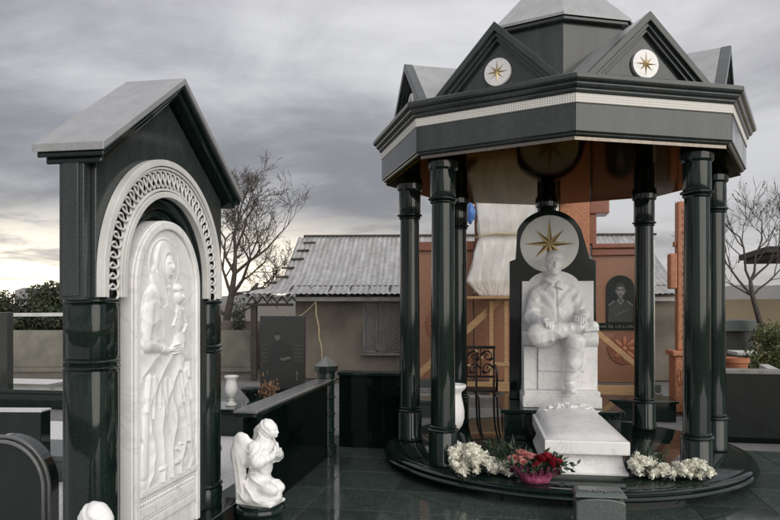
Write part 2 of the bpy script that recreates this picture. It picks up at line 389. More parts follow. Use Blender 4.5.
        for a in range(3):
            o1, o2 = [(1, 2), (2, 0), (0, 1)][a]
            sh = [slice(None)]*3; sh0 = list(sh); sh1 = list(sh); sh0[a] = slice(0, -1); sh1[a] = slice(1, None)
            ch = S_[tuple(sh0)] != S_[tuple(sh1)]; e = np.argwhere(ch); e = e[(e[:, o1] > 0) & (e[:, o2] > 0)]
            e = e[(e[:, o1] < D.shape[o1]-1) & (e[:, o2] < D.shape[o2]-1)]
            q = []
            for u, v in ((-1, -1), (0, -1), (0, 0), (-1, 0)):
                f = e.copy(); f[:, o1] += u; f[:, o2] += v; q.append(idx[f[:, 0], f[:, 1], f[:, 2]])
            q = np.stack(q, 1); ins = S_[e[:, 0], e[:, 1], e[:, 2]]; q[~ins] = q[~ins][:, ::-1]; F.append(q)
        F = np.concatenate(F); F = F[(F >= 0).all(1)]
        me = bpy.data.meshes.new(name); me.from_pydata(P.tolist(), [], F.tolist()); me.update(); me.materials.append(MT[matn])
        me.polygons.foreach_set('use_smooth', [True]*len(me.polygons))
        o = bpy.data.objects.new(name, me); C.objects.link(o)
        if parent: o.parent = parent
        if loc: o.location = loc
        if rot: o.rotation_euler = rot
        q = o.modifiers.new('smooth', 'SMOOTH'); q.factor = .5; q.iterations = 1
        return o

# ================================================================== THE SETTING
o = MB().box(-400, 400, -60, 900, -.6, -.02).build('ground', 'earth'); struct(o)
o = MB().box(-30, -2.42, -1, 13, -.3, .0).build('gravel_bed', 'white_gravel'); struct(o)
o = MB().box(-9, -2.2, 8.35, 13.2, -.2, .012).build('yard_paving', 'pavement'); struct(o)
o = MB().box(-2.2, 9, 8.0, 14.5, -.2, .008).build('rear_paving', 'pavement'); struct(o)
pav = MB().box(-2.42, 8.5, -1.2, 8.35, -.25, -.005).build('paved_floor', 'grout'); struct(pav)
tile = MB().box(-.297, .297, -.297, .297, -.012, .012)
tp = tile.build('tile', 'granite_tile', pav, bevel=.002, bseg=1)
first = True
for i in range(17):
    for j in range(15):
        x = -1.88+.6*i; y = -.55+.6*j
        if first: q = tp; first = False
        else: q = copy_of(tp, pav)
        q.location = (x, y, -.012); q.rotation_euler = (radians(random.gauss(0, .07)), radians(random.gauss(0, .07)), random.choice((0, pi/2, pi, 3*pi/2)))
# distant hills and haze-free beige slope
m = MB(); pts = [(-500+10*k, 13+4*sin(k*.21)+3*sin(k*.53+1)+1.5*sin(k*1.3)) for k in range(101)]
m.prism([(-500, -3)]+pts+[(500, -3)], XZ, 620, 640)
struct(m.build('hills', 'hill'))

# ================================================================== ROUND PLATFORM + CANOPY
CC = (.473, 7.228, 0); MC = (.545, 7.24, 0); MR = radians(2.5)
pr = [(1.72, 0), (1.72, .045), (1.77, .05), (1.80, .052), (1.845, .066), (1.865, .085), (1.85, .103), (1.82, .109), (1.82, .114), (1.838, .120), (1.842, .131), (1.828, .142), (1.80, .148), (1.77, .150), (1.762, .146), (1.754, .150)]
m = MB().lathe([(r_*.975, z_) for r_, z_ in pr], 128)
o = m.build('round_platform', 'granite', smooth=50, loc=(CC[0]+.04, CC[1], 0)); tag(o, 'low round platform of polished black granite with moulded rim under the columns', 'platform')

can = thing('memorial_canopy', 'octagonal black granite canopy with seven columns, gables and star medallions', 'canopy', CC, radians(.7))
PT = .15
def ring_prof(r, z0, n=7, h=.04, d=.018):
    return [(r+d*sin(pi*k/n), z0+h*k/n) for k in range(n+1)]
def make_column(parent):
    c = bpy.data.objects.new('column', None); C.objects.link(c); c.parent = parent
    ped = [(.128, PT), (.136, PT+.01), (.136, PT+.05), (.130, PT+.06), (.130, .44), (.124, .452)]
    MB().lathe(ped, 40).build('pedestal', 'granite', c, smooth=35)
    MB().lathe([(.118, .448)]+ring_prof(.122, .45, h=.035, d=.02)+[(.112, .486)]+ring_prof(.112, .487, h=.022, d=.012)+[(.108, .51)], 40).build('base_ring', 'granite', c, smooth=35)
    sh = [(.111-.010*(k/12)**1.5, .508+(2.50-.508)*k/12) for k in range(13)]
    MB().lathe(sh, 48).build('shaft', 'granite', c, smooth=35)
    MB().lathe([(.100, 2.498)]+ring_prof(.106, 2.505, h=.022, d=.012)+ring_prof(.114, 2.53, h=.032, d=.022)+[(.11, 2.565)], 40).build('top_ring', 'granite', c, smooth=35)
    MB().lathe([(.112, 2.563), (.116, 2.58), (.116, 2.80), (.135, 2.82), (.14, 2.875)], 40).build('capital', 'granite', c, smooth=35)
    return c
RC = 1.53
col0 = make_column(can); cols = []
for k in range(1, 8):
    a = -pi/2+k*pi/4
    q = col0 if k == 1 else copy_tree(col0, can)
    q.location = (RC*cos(a), RC*sin(a), 0)
    q.rotation_euler = (0, 0, a)
RO = 1.835; AP = cos(pi/8)
def vdir(k): a = -pi/2+k*pi/4; return Vector((cos(a), sin(a), 0))
def side_prism(prof, k, eps=.0012):
    """closed (r,z) profile (r = circumradius) run along side k of the octagon, mitred"""
    m = MB(); a = vdir(k); b = vdir(k+1); d = (b-a).normalized()
    n = len(prof); vs = []
    for e, sgn in ((a, 1), (b, -1)):
        for r, z in prof: p = e*r+d*eps*sgn; vs.append((p.x, p.y, z))
    m.add(vs, [tuple(range(n-1, -1, -1)), tuple(range(n, 2*n))]+[(i, (i+1) % n, n+(i+1) % n, n+i) for i in range(n)])
    return m
fas = [(1.60, 2.905), (RO-.035, 2.905), (RO-.02, 2.915), (RO-.02, 2.925), (RO, 2.935), (RO, 3.150), (1.60, 3.150)]
fri = [(1.60, 3.151), (RO+.004, 3.151), (RO+.010, 3.156), (RO+.010, 3.222), (RO+.002, 3.228), (1.60, 3.228)]
cor = [(1.60, 3.229), (RO+.02, 3.229), (RO+.03, 3.245), (RO+.03, 3.257), (RO+.05, 3.268), (RO+.062, 3.285), (RO+.062, 3.296), (RO+.085, 3.308), (RO+.095, 3.322), (RO+.095, 3.352), (RO+.085, 3.36), (1.60, 3.36)]
SIDE = 2*RO*sin(pi/8)
def gable_poly(wd, z0, z1): return [(-wd, z0), (wd, z0), (0, z1)]
def chevron(wd, z0, z1, t):
    sl = (z1-z0)/wd; dv = t*sqrt(1+sl*sl); du = dv/sl
    return [(-wd, z0), (0, z1), (wd, z0), (wd-du, z0), (0, z1-dv), (-wd+du, z0)]
for k in range(8):
    side_prism(fas, k).build('fascia', 'granite_fascia', can, bevel=.004)
    f = side_prism(fri, k).build('frieze', 'frieze', can)
    uv = f.data.uv_layers.new(name='UVMap'); a = vdir(k); b = vdir(k+1); d = (b-a).normalized()
    for lp in f.data.loops:
        v = f.data.vertices[lp.vertex_index].co; uv.data[lp.index].uv = (v.dot(d), v.z)
    side_prism(cor, k).build('cornice', 'granite_fascia', can, bevel=.003)
    # gable over this side
    am = -pi/2+(k+.5)*pi/4; nrm = Vector((cos(am), sin(am), 0)); tg = Vector((-sin(am), cos(am), 0))
    def fm(u, v, n): p = tg*u+nrm*n; return (p.x, p.y, v)
    ge = bpy.data.objects.new('gable', None); C.objects.link(ge); ge.parent = can
    ap = (RO-.13)*AP; W = .612; Z0, Z1 = 3.361, 3.955
    MB().prism(gable_poly(W-.10, Z0, Z1-.085), fm, ap-.26, ap-.045).build('tympanum', 'granite_fascia', ge, bevel=.003)
    MB().prism(chevron(W-.105, Z0, Z1-.088, .045), fm, ap-.24, ap-.005).build('inner_moulding', 'granite_fascia', ge, bevel=.004)
    MB().prism(chevron(W-.055, Z0, Z1-.046, .05), fm, ap-.24, ap+.02).build('middle_moulding', 'granite_fascia', ge, bevel=.004)
    MB().prism(chevron(W, Z0, Z1, .055), fm, ap-.035, ap+.05).build('raking_cornice', 'granite_fascia', ge, bevel=.006)
    # ridge roof running back to the drum
    MB().prism(chevron(W-.004, Z0+.002, Z1-.004, .04), fm, .60, ap-.036).build('roof_slab', 'granite_roof_sheen', ge, bevel=.004)
    def dm(u, v, n, _z=3.55): p = tg*u+nrm*(ap-.045+n); return (p.x, p.y, _z+v)
    dd = MB().prism([(.118*cos(2*pi*i/40), .118*sin(2*pi*i/40)) for i in range(40)], dm, -.002, .03).build('medallion', 'marble', ge, bevel=.004)
    dd2 = star(MB(), .098, .078, .012, lambda u, v, n: dm(u, v, .0302+n), .21).build('star', ['gold', 'gold_dark'], ge, recalc=False)
oct_ = lambda r: [(r*vdir(k).x, r*vdir(k).y) for k in range(8)]
MB().prism(oct_(RO-.05), XY, 2.876, 2.904).build('soffit', 'granite_mirror', can)
MB().prism(oct_(.79), XY, 3.30, 4.20).build('drum', 'granite_fascia', can, bevel=.004)
MB().prism(oct_(.855), XY, 4.201, 4.235).build('eave_slab', 'granite_fascia', can, bevel=.006)
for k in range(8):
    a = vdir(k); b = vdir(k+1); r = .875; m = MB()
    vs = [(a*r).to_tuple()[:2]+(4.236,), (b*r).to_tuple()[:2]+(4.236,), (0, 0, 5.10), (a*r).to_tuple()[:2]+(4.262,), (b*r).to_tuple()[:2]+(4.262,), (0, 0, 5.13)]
    m.add(vs, [(0, 1, 2), (3, 5, 4), (0, 3, 4, 1), (1, 4, 5, 2), (2, 5, 3, 0)]).build('roof_panel', 'granite_roof_sheen', can)
MB().lathe([(.05, 5.09), (.06, 5.2), (.035, 5.24), (.055, 5.29), (.03, 5.34), (.004, 5.42)], 20).build('finial', 'granite', can, smooth=True)

# ================================================================== PLINTH, STELE, STATUE, SARCOPHAGUS
o = MB().box(-.60, .60, .14, 1.20, PT, .44).box(-.64, .64, .10, 1.24, .4405, .48).build('monument_plinth', 'granite', bevel=.008, loc=MC, rot=(0, 0, MR))
tag(o, 'black granite plinth block carrying the white seated statue', 'plinth')
st = thing('memorial_stele', 'tall black granite stele with round head and golden star behind seated statue', 'stele', MC, MR)
SZ = 2.30; sx = -.055
pl = [(-.51, .482), (-.51, 2.10), (-.44, 2.125)]
r = .40; a0 = math.acos(.40/.40*.93)
for k in range(25):
    t = pi-.42-(pi-.84)*k/24
    pl.append((sx+r*cos(t), SZ+r*sin(t)))
pl += [(.44-.03, 2.125), (.48, 2.10), (.48, .482)]
MB().prism(pl, XZ, .90, 1.06).build('slab', 'granite', st, bevel=.008)
circ = lambda r, cx, cz, n=48: [(cx+r*cos(2*pi*i/n), cz+r*sin(2*pi*i/n)) for i in range(n)]
d = MB().prism(circ(.335, sx, SZ), XZ, .872, .899).build('disc', 'marble_star', st, bevel=.006)
star(MB(), .295, .225, .035, lambda u, v, n: (sx+u, .8715-n, SZ+v), .215).build('star', ['gold', 'gold_dark'], st, recalc=False)

sta = thing('seated_statue', 'white marble statue of a man with crossed legs sitting on a block chair', 'statue', (MC[0]+.02, MC[1], 0), MR)
MB().box(-.415, .415, .27, .87, .482, .60).box(-.40, .40, .285, .865, .6005, .66).build('base', 'marble', sta, bevel=.006)
ch = bpy.data.objects.new('chair', None); C.objects.link(ch); ch.parent = sta
MB().box(-.395, .395, .69, .869, .661, 1.86).prism(arch_poly(-.045, .29, 1.855, 1.80, 24, .18), XZ, .70, .868).build('chair_back', 'marble', ch, bevel=.008)
MB().box(-.245, .245, .40, .689, .661, .86).build('seat_base', 'marble', ch, bevel=.006)
MB().box(-.245, .245, .385, .689, .861, 1.17).build('seat', 'marble', ch, bevel=.012)
for s_ in (-1, 1):
    xx = sorted((s_*.246, s_*.395))
    MB().box(xx[0], xx[1], .43, .689, .661, 1.13).prism([(.42+.08-.09*cos(t*pi/10), 1.21+.085*sin(t*pi/10)) for t in range(-10, 11)]+[(.689, 1.13), (.689, 1.295)][::-1], YZ, xx[0]-.01, xx[1]+.01).build('armrest', 'marble', ch, bevel=.006)
# the man: one continuous surface
V = Vector
hx, hy, hz_ = -.055, .535, 2.05
B = Clay((-.47, -.03, .64), (.47, .82, 2.24), .0060)
B.ell((-.02, .56, 1.25), (.215, .18, .17), .03).ell((-.03, .57, 1.42), (.195, .155, .24), .04).ell((-.04, .585, 1.60), (.22, .14, .20), .04)
B.cap((-.21, .60, 1.735), (.13, .60, 1.735), .078, .078, .05).ell((-.045, .59, 1.79), (.15, .10, .085), .04)
B.cap((-.05, .585, 1.80), (-.053, .56, 1.95), .078, .070, .02)
# arms in a thick jacket
ra = [(-.235, .60, 1.70), (-.315, .50, 1.44), (-.215, .235, 1.415)]; la = [(.155, .60, 1.70), (.265, .50, 1.47), (.225, .235, 1.462)]
for arm in (ra, la):
    B.cap(arm[0], arm[1], .088, .073, .03, fold=(.011, 42, 2.4)); B.cap(arm[1], arm[2], .074, .054, .02, fold=(.011, 60, 1.8))
# pelvis, legs; the crossed one rests its ankle on the other knee
B.cap((.09, .55, 1.18), (.13, .18, 1.20), .125, .10, .03); B.cap((.13, .18, 1.20), (.115, .20, .98), .100, .088, .03, fold=(.010, 34, 2.6)); B.cap((.115, .20, .98), (.085, .255, .76), .088, .074, .03, fold=(.011, 44, 2.8))
B.cap((-.10, .55, 1.22), (-.250, .20, 1.270), .135, .122, .03, fold=(.009, 36, 2.4)); B.cap((-.250, .20, 1.270), (-.05, .155, 1.318), .122, .088, .03, fold=(.011, 46, 2.6)); B.cap((-.05, .155, 1.318), (.16, .135, 1.346), .088, .062, .02, fold=(.010, 55, 2.2))
# jacket skirt over the hips, open front edges, pockets of cloth
B.cap((-.21, .49, 1.32), (.17, .48, 1.32), .085, .085, .03)
B.press((-.30, .36, 1.26), (.22, .60, 1.80), lambda X, Y, Z: .013*(.6-np.abs(np.sin(17*(Z-1.3)+7*np.abs(X+.03)+1.6*np.sin(9*X)))**.7)*np.clip((1.70-Z)*5, 0, 1))
B.press((-.08, .36, 1.30), (.02, .56, 1.80), lambda X, Y, Z: -.020*np.exp(-((X+.045-.03*(1.8-Z))/.010)**2))
B.press((-.34, .36, 1.52), (.26, .62, 1.80), lambda X, Y, Z: .008*np.sin(60*(np.abs(X+.045)*.8-Z*.6)))
for s_ in (-1, 1):      # collar
    B.cap((hx+s_*.080, .560, 1.875), (hx+s_*.028, .468, 1.805), .026, .022, .012); B.cap((hx+s_*.028, .462, 1.805), (hx+s_*.085, .470, 1.765), .022, .012, .012)
# shoes
B.cap((.085, .275, .715), (.076, .12, .703), .056, .052, .02).ell((.074, .075, .698), (.056, .085, .040), .02).box((.022, .03, .655), (.128, .31, .684), .008, .006)
B.cap((.17, .135, 1.352), (.215, .125, 1.355), .045, .045, .004).cap((.215, .13, 1.355), (.27, .115, 1.362), .062, .058, .008).ell((.295, .105, 1.365), (.060, .060, .058), .015).cap((.215, .068, 1.325), (.325, .058, 1.335), .024, .024, .006)
B.press((-.40, .02, 1.14), (.02, .34, 1.44), lambda X, Y, Z: .011*(.55-np.abs(np.sin(30*(Z-1.1)+16*(X+.3)*np.clip(X+.45, 0, 1)+1.2*np.sin(14*X)))**.6))
B.press((.0, .02, 1.26), (.16, .30, 1.44), lambda X, Y, Z: .007*(.5-np.abs(np.sin(42*X+9*Z))**.6))
B.press((.0, .04, .74), (.26, .34, 1.24), lambda X, Y, Z: .010*(.55-np.abs(np.sin(19*Z+11*X+1.1*np.sin(10*Z)))**.6))
B.cap((.168, .135, 1.352), (.174, .135, 1.350), .068, .068, .004)
# head
B.ell((hx, hy+.005, hz_+.01), (.092, .112, .128), .01).ell((hx, hy-.02, hz_-.05), (.074, .088, .086), .02).ell((hx, hy-.075, hz_-.108), (.036, .03, .024), .02)
B.ell((hx, hy+.022, hz_+.058), (.100, .112, .092), .006)
for s_ in (-1, 1):
    B.ell((hx+s_*.036, hy-.112, hz_+.012), (.022, .016, .013), .010, cut=True)
    B.cap((hx+s_*.016, hy-.106, hz_+.037), (hx+s_*.062, hy-.088, hz_+.034), .012, .010, .010); B.ell((hx+s_*.036, hy-.092, hz_+.010), (.017, .013, .009), .004)
    B.ell((hx+s_*.052, hy-.072, hz_-.032), (.024, .022, .026), .02); B.ell((hx+s_*.095, hy+.012, hz_-.005), (.014, .028, .037), .006)
B.cap((hx, hy-.106, hz_+.022), (hx, hy-.132, hz_-.030), .011, .018, .008)
B.cap((hx-.026, hy-.100, hz_-.062), (hx+.026, hy-.100, hz_-.062), .009, .009, .005).cap((hx-.02, hy-.098, hz_-.080), (hx+.02, hy-.098, hz_-.080), .010, .010, .006)
B.press((hx-.11, hy-.12, hz_+.05), (hx+.11, hy+.15, hz_+.19), lambda X, Y, Z: .003*np.sin(240*X+30*np.sin(14*Y)))
# hands closing over the raised shin
def hand(wr, fdir, down, side):
    wr = V(wr); f = V(fdir).normalized(); dn = V(down).normalized(); sd_ = f.cross(dn).normalized()*side
    B.cap(wr, wr+f*.05, .036, .036, .02); B.cap(wr+f*.05+sd_*.022, wr+f*.07-sd_*.022, .028, .026, .02)
    for i, ln in enumerate((.078, .09, .086, .066)):
        o_ = wr+f*.085+sd_*(.036-.024*i); k1 = o_+f*ln*.45+dn*.012; k2 = k1+f*ln*.25+dn*ln*.4; k3 = k2+dn*ln*.35-f*ln*.03
        B.chain([o_, k1, k2, k3], [.0135, .0130, .0120, .0105], .004)
    b_ = wr+f*.03+sd_*.04; B.chain([b_, b_+f*.035+sd_*.026, b_+f*.075+sd_*.022+dn*.012], [.0165, .0145, .012], .006)
hand((-.205, .225, 1.425), (.35, -.8, -.05), (.1, -.2, -1), 1)
hand((.218, .225, 1.470), (-.25, -.85, -.05), (0, -.2, -1), -1)
B.build('figure', 'marble', sta)

sar = thing('sarcophagus', 'white marble tomb chest with carved flowers on its sloping lid', 'tomb', (MC[0]+.04, MC[1], 0), MR)
def rect_loft(mb, levels):      # levels: (halfwidth, y0, y1, z)
    vs = [];
    for hw, y0, y1, z in levels: vs += [(-hw, y0, z), (hw, y0, z), (hw, y1, z), (-hw, y1, z)]
    n = len(levels)
    mb.add(vs, [(3, 2, 1, 0), tuple(4*(n-1)+i for i in range(4))]+[(4*i+k, 4*i+(k+1) % 4, 4*i+4+(k+1) % 4, 4*i+4+k) for i in range(n-1) for k in range(4)]); return mb
ly0, ly1 = -1.30, .085
rect_loft(MB(), [(.345, ly0+.02, ly1, PT), (.345, ly0+.02, ly1, PT+.018)]+[(.345-.045*sin(t*pi/16)**.8-.0, ly0+.02+.045*sin(t*pi/16)**.8, ly1, PT+.02+.145*t/8) for t in range(1, 9)]+[(.30, ly0+.065, ly1, .325)]).build('chest', 'marble', sar, bevel=.003)
rect_loft(MB(), [(.345, ly0, ly1, .326), (.35, ly0-.005, ly1, .332), (.35, ly0-.005, ly1, .435), (.343, ly0+.003, ly1, .442)]).build('lid_edge', 'marble', sar, bevel=.004)
# sloping cushion top, vaulted across and rising to the head end
m = MB(); nu, nv = 20, 26; vs = []
for j in range(nv+1):
    y = ly0+.03+(ly1-ly0-.035)*j/nv; tt = j/nv
    for i in range(nu+1):
        u = -1+2*i/nu
        ed = min(1, (1-abs(u))*5)*.45+.55*(1-abs(u)**2.4); fr = min(1, j/2.2)
        vs.append((u*.322, y, .443+(.03+.115*tt)*ed*fr))
fs = [(j*(nu+1)+i, j*(nu+1)+i+1, (j+1)*(nu+1)+i+1, (j+1)*(nu+1)+i) for j in range(nv) for i in range(nu)]
nb = len(vs); vs += [(x, y, .4425) for x, y, z in vs]
fs += [tuple(nb+q for q in reversed(f)) for f in fs]
rim = [i for i in range(nu+1)]+[j*(nu+1)+nu for j in range(1, nv+1)]+[nv*(nu+1)+i for i in range(nu-1, -1, -1)]+[j*(nu+1) for j in range(nv-1, 0, -1)]
fs += [(rim[i], nb+rim[i], nb+rim[(i+1) % len(rim)], rim[(i+1) % len(rim)]) for i in range(len(rim))]
m.add(vs, fs).build('lid_top', 'marble', sar, smooth=40)
m = MB()
def topz(u, tt): return .443+(.03+.115*tt)*(min(1, (1-abs(u))*5)*.45+.55*(1-abs(u)**2.4))
for cx, cy, rr in ((-.10, -.12, .06), (.02, -.18, .065), (.12, -.10, .055), (-.02, -.05, .05), (.19, -.17, .04), (-.19, -.16, .04)):
    tt = (cy-ly0-.03)/(ly1-ly0-.035); z = topz(cx/.322, tt)
    for q in range(7):
        a = 2*pi*q/7; m.ell((cx+rr*.55*cos(a), cy+rr*.55*sin(a), z+.006), (rr*.42, rr*.3, .016), Matrix.Rotation(a, 3, 'Z').to_quaternion(), 8, 6)
    m.ell((cx, cy, z+.014), (rr*.34, rr*.34, .016), None, 8, 6)
for q in range(12):
    cx = -.24+.045*q; cy = -.22+.03*sin(q*2.1)+.02*(q % 2); tt = (cy-ly0-.03)/(ly1-ly0-.035); z = topz(cx/.322, tt)
    m.ell((cx, cy, z+.004), (.04, .013, .010), Matrix.Rotation(q*1.1, 3, 'Z').to_quaternion(), 8, 6)
m.build('carved_flowers', 'marble', sar, voxel=.006, smit=2)

# small granite block in front of the platform
bl = thing('grave_lamp_block', 'short grey granite block with arched carved top in front of round platform', 'block', (.625, 5.02, 0), MR)
MB().box(-.185, .185, -.10, .12, .002, .05).build('foot', 'granite_grey', bl, bevel=.006)
m = MB(); m.prism([(-.17, .051), (.17, .051), (.17, .20)]+[(.17*cos(pi*k/12), .20+.035*sin(pi*k/12)) for k in range(1, 12)]+[(-.17, .20)], XZ, -.075, .10).build('block', 'granite_grey', bl, bevel=.012)
m = MB(); m.prism([(-.175, .236)]+[(-.175+.35*k/16, .238+.008*sin(pi*k/16)) for k in range(17)], XZ, -.085, .11)
rect_loft(MB(), [(.178, -.082, .108, .238), (.178, -.082, .108, .252), (.165, -.06, .10, .272), (.14, -.03, .08, .282)]).build('cap', 'granite_grey', bl, bevel=.008)
m = MB()
for q in range(9):
    a = q*.7; m.ell((-.075+.018*q, -.035+.02*sin(q*1.9), .281), (.016, .009, .007), Matrix.Rotation(a, 3, 'Z').to_quaternion(), 8, 5)
m.build('ornament', 'granite_edge_sheen', bl, smooth=True)

# ================================================================== MARBLE URNS
def urn(name, label, loc, sc, matn='marble', group=None):
    pf = [(.115, 0), (.12, .02), (.10, .05), (.055, .085), (.048, .11), (.065, .125), (.045, .14), (.07, .17), (.115, .23), (.135, .30), (.135, .38), (.12, .46), (.105, .53), (.108, .565), (.145, .60), (.155, .625), (.148, .64), (.12, .635), (.10, .58), (.09, .50)]
    o = MB().lathe([(r*sc, z*sc) for r, z in pf], 36, ex=2).build(name, matn, smooth=60, loc=loc); return tag(o, label, 'urn', group)
urn('marble_urn', 'white marble urn standing on round platform beside left front column', (-.585, 6.86, PT), 1.0)
urn('marble_vase', 'small white vase on black slab beyond icon monument', (-3.43, 8.03, .332), .58, 'marble_old')

# ================================================================== FLOWERS
def flower_mesh(n, r, matn, cup=.5, wide=.34):
    m = MB(); ga = 2.39996
    for i in range(n):
        t = (i+.5)/n; el = radians(88-100*t**.8*cup*1.6); a = i*ga
        ln = r*(.72+.28*t)*random.uniform(.9, 1.08)
        d = V((cos(a)*cos(el), sin(a)*cos(el), sin(el))); sd_ = V((-sin(a), cos(a), 0)); up = d.cross(sd_)
        wd = r*wide*(.5+.7*t); b0 = d*r*.12
        vs = [b0, d*ln*.5+sd_*wd*.5+up*wd*.06, d*ln*.5-sd_*wd*.5+up*wd*.06, d*ln*.9+sd_*wd*.42-up*wd*.22, d*ln*.9-sd_*wd*.42-up*wd*.22, d*ln-up*wd*.35]
        m.add(vs, [(0, 2, 1), (1, 2, 4, 3), (3, 4, 5)])
    me = bpy.data.meshes.new('flower_head'); me.from_pydata(m.v, [], m.f); me.materials.append(MT[matn])
    for p in me.polygons: p.use_smooth = True
    return me
def rose_mesh(r, matn):
    m = MB()
    for lay in range(5):
        rr = r*(.18+.2*lay); n = 3+lay; h = r*(1.25-.16*lay)
        for k in range(n):
            a0 = 2*pi*k/n+lay*.7; vs = []
            for i in range(5):
                for j in range(4):
                    a = a0+(i/4-.5)*2*pi/n*1.35; q = j/3; rad = rr*(.35+.75*sin(q*1.6))+(r*.05*lay*q*q)
                    vs.append((rad*cos(a), rad*sin(a), h*q*(1-.10*abs(i-2)*q)-r*.3))
            m.add(vs, [(i*4+j, (i+1)*4+j, (i+1)*4+j+1, i*4+j+1) for i in range(4) for j in range(3)])
    me = bpy.data.meshes.new('rose_head'); me.from_pydata(m.v, [], m.f); me.materials.append(MT[matn])
    for p in me.polygons: p.use_smooth = True
    return me
def globe_mesh(n, r):
    m = MB(); m.ell((0, 0, -.1*r), (r*.55, r*.55, r*.5), None, 10, 7); ga = 2.39996
    for i in range(n):
        t = (i+.5)/n; el = radians(88-125*t+random.gauss(0, 9)); a = i*ga+random.gauss(0, .35); ln = r*random.uniform(.72, 1.16)
        d = V((cos(a)*cos(el), sin(a)*cos(el), sin(el))); sd_ = V((-sin(a), cos(a), 0)); up = d.cross(sd_); wd = r*.27*(.75+.5*t)
        b0 = d*r*.4; cu_ = random.gauss(.1, .6)
        m.add([b0, d*ln*.7+sd_*wd*.5, d*ln*.7-sd_*wd*.5, d*ln*.95+sd_*wd*.4+up*wd*(cu_*.5), d*ln*.95-sd_*wd*.4+up*wd*(cu_*.4), d*ln*.97+up*wd*cu_+sd_*wd*random.gauss(0, .3)], [(0, 2, 1), (1, 2, 4, 3), (3, 4, 5)])
    me = bpy.data.meshes.new('flower_head'); me.from_pydata(m.v, [], m.f); me.materials.append(MT['petal_white'])
    for p in me.polygons: p.use_smooth = True
    return me
FW = [globe_mesh(84, .056), globe_mesh(70, .050), globe_mesh(96, .062)]
RR = rose_mesh(.032, 'petal_red'); RP = rose_mesh(.025, 'petal_pink'); RD = flower_mesh(60, .055, 'petal_red', .6, .22)
def head(name, me, parent, loc, sc=1.0):
    o = bpy.data.objects.new(name, me); C.objects.link(o); o.parent = parent; o.location = loc
    o.rotation_euler = (random.gauss(-.15, .45)-.25, random.gauss(0, .45), random.uniform(0, 6.28)); o.scale = (sc,)*3; return o
def leaves(n, cx, cy, cz, rx, ry, rz, ln, wd, updir=None):
    m = MB()
    for _ in range(n):
        a = random.uniform(0, 2*pi); e = random.uniform(-.3, 1.3); d = V((cos(a)*cos(e), sin(a)*cos(e), sin(e)))
        p = V((cx+random.gauss(0, rx), cy+random.gauss(0, ry), cz+abs(random.gauss(0, rz))))
        if updir: d = (d*.6+V(updir)).normalized()
        s_ = d.cross(V((random.gauss(0, 1), random.gauss(0, 1), random.gauss(0, 1)))).normalized(); l = ln*random.uniform(.6, 1.3); w_ = wd*random.uniform(.7, 1.3)
        up = s_.cross(d)*l*.08
        m.add([p, p+d*l*.45+s_*w_/2+up, p+d*l, p+d*l*.45-s_*w_/2+up], [(0, 1, 2), (0, 2, 3)])
    return m
def bouquet(name, label, loc, spots, fol):
    b = thing(name, label, 'bouquet', loc)
    fol.build('foliage', 'leaf_dark', b, recalc=False)
    for i, (x, y, z, s_) in enumerate(spots): head('flower_head', FW[i % 3], b, (x, y, z), s_)
    st_ = MB()
    for i, (x, y, z, s_) in enumerate(spots):
        st_.tube([(x, y, z), (x*.8+.02, y*.7+.05, max(.012, z*.4)), (x*.55+.05, y*.4+.13, .012)], .004, 5)
    st_.build('stems', 'leaf_dark', b)
    return b
sp_ = []
for i in range(52):
    u = random.random(); x = -.24+.50*u; hgt = .05+.17*max(0, 1-abs(x+.12)/.24); y = random.uniform(-.10, .12)
    lv = random.random()**.6; sp_.append((x, y*(1.1-.5*lv), .045+hgt*lv, random.uniform(.82, 1.15)))
PF = PT
bouquet('flower_bunch', 'bunch of white chrysanthemums lying against left front column foot', (-.235, 5.79, PF), sp_, leaves(170, .12, .14, .04, .12, .06, .08, .13, .018))
sp_ = []
for i in range(48):
    u = random.random(); x = -.34+.66*u; y = random.uniform(-.075, .085)+.07*u; lv = random.random()
    sp_.append((x, y, .045+.12*lv*(.75+.35*sin(u*9)), random.uniform(.68, .95)))
bouquet('flower_spray', 'long spray of white chrysanthemums right of white tomb chest', (1.28, 5.87, PF), sp_, leaves(420, -.14, .17, .02, .065, .05, .06, .11, .012, (.3, .1, .2)))
rc = thing('carnation', 'dark red carnation with fern leaves lying between white flowers', 'flower', (-.09, 5.97, PF)); head('flower_head', RD, rc, (0, 0, .10), 1.15); head('flower_head', RD, rc, (.06, .01, .105), 1.0)
MB().tube([(0, 0, .1), (.05, .1, .05), (.12, .22, .012)], .004, 5).tube([(.06, .01, .1), (.09, .1, .05), (.14, .22, .012)], .004, 5).build('stem', 'leaf_dark', rc)
leaves(60, .03, .06, .04, .06, .04, .06, .16, .016, (0, .2, .7)).build('fern_leaves', 'leaf_dark', rc, recalc=False)
bk = thing('flower_basket', 'bouquet of red and pink roses in crumpled magenta paper on platform edge', 'bouquet', (.205, 5.64, PF))
m = MB(); vs = []; n = 60
for j, (rr, z) in enumerate(((.085, .0), (.105, .03), (.115, .07), (.145, .10), (.175, .125))):
    for k in range(n):
        a = 2*pi*k/n; q = 1+(.03+.045*j)*(abs(sin(k*1.65+j*.5))-.5)+.05*sin(k*.47+j)+random.gauss(0, .018); vs.append((rr*q*cos(a)*1.12, rr*q*sin(a)*.8, .002+z+(.011*j*sin(k*2.3)+random.gauss(0, .006) if j else 0)))
m.add(vs, [(j*n+k, j*n+(k+1) % n, (j+1)*n+(k+1) % n, (j+1)*n+k) for j in range(4) for k in range(n)]+[tuple(range(n-1, -1, -1))]).build('paper_wrap', 'wrap_pink', bk, smooth=True)
leaves(240, 0, 0, .09, .11, .08, .05, .075, .03).build('foliage', 'leaf_dark', bk, recalc=False)
leaves(40, .13, -.02, .16, .03, .04, .02, .08, .03, (.5, -.3, .3)).build('foliage', 'leaf_dark', bk, recalc=False)
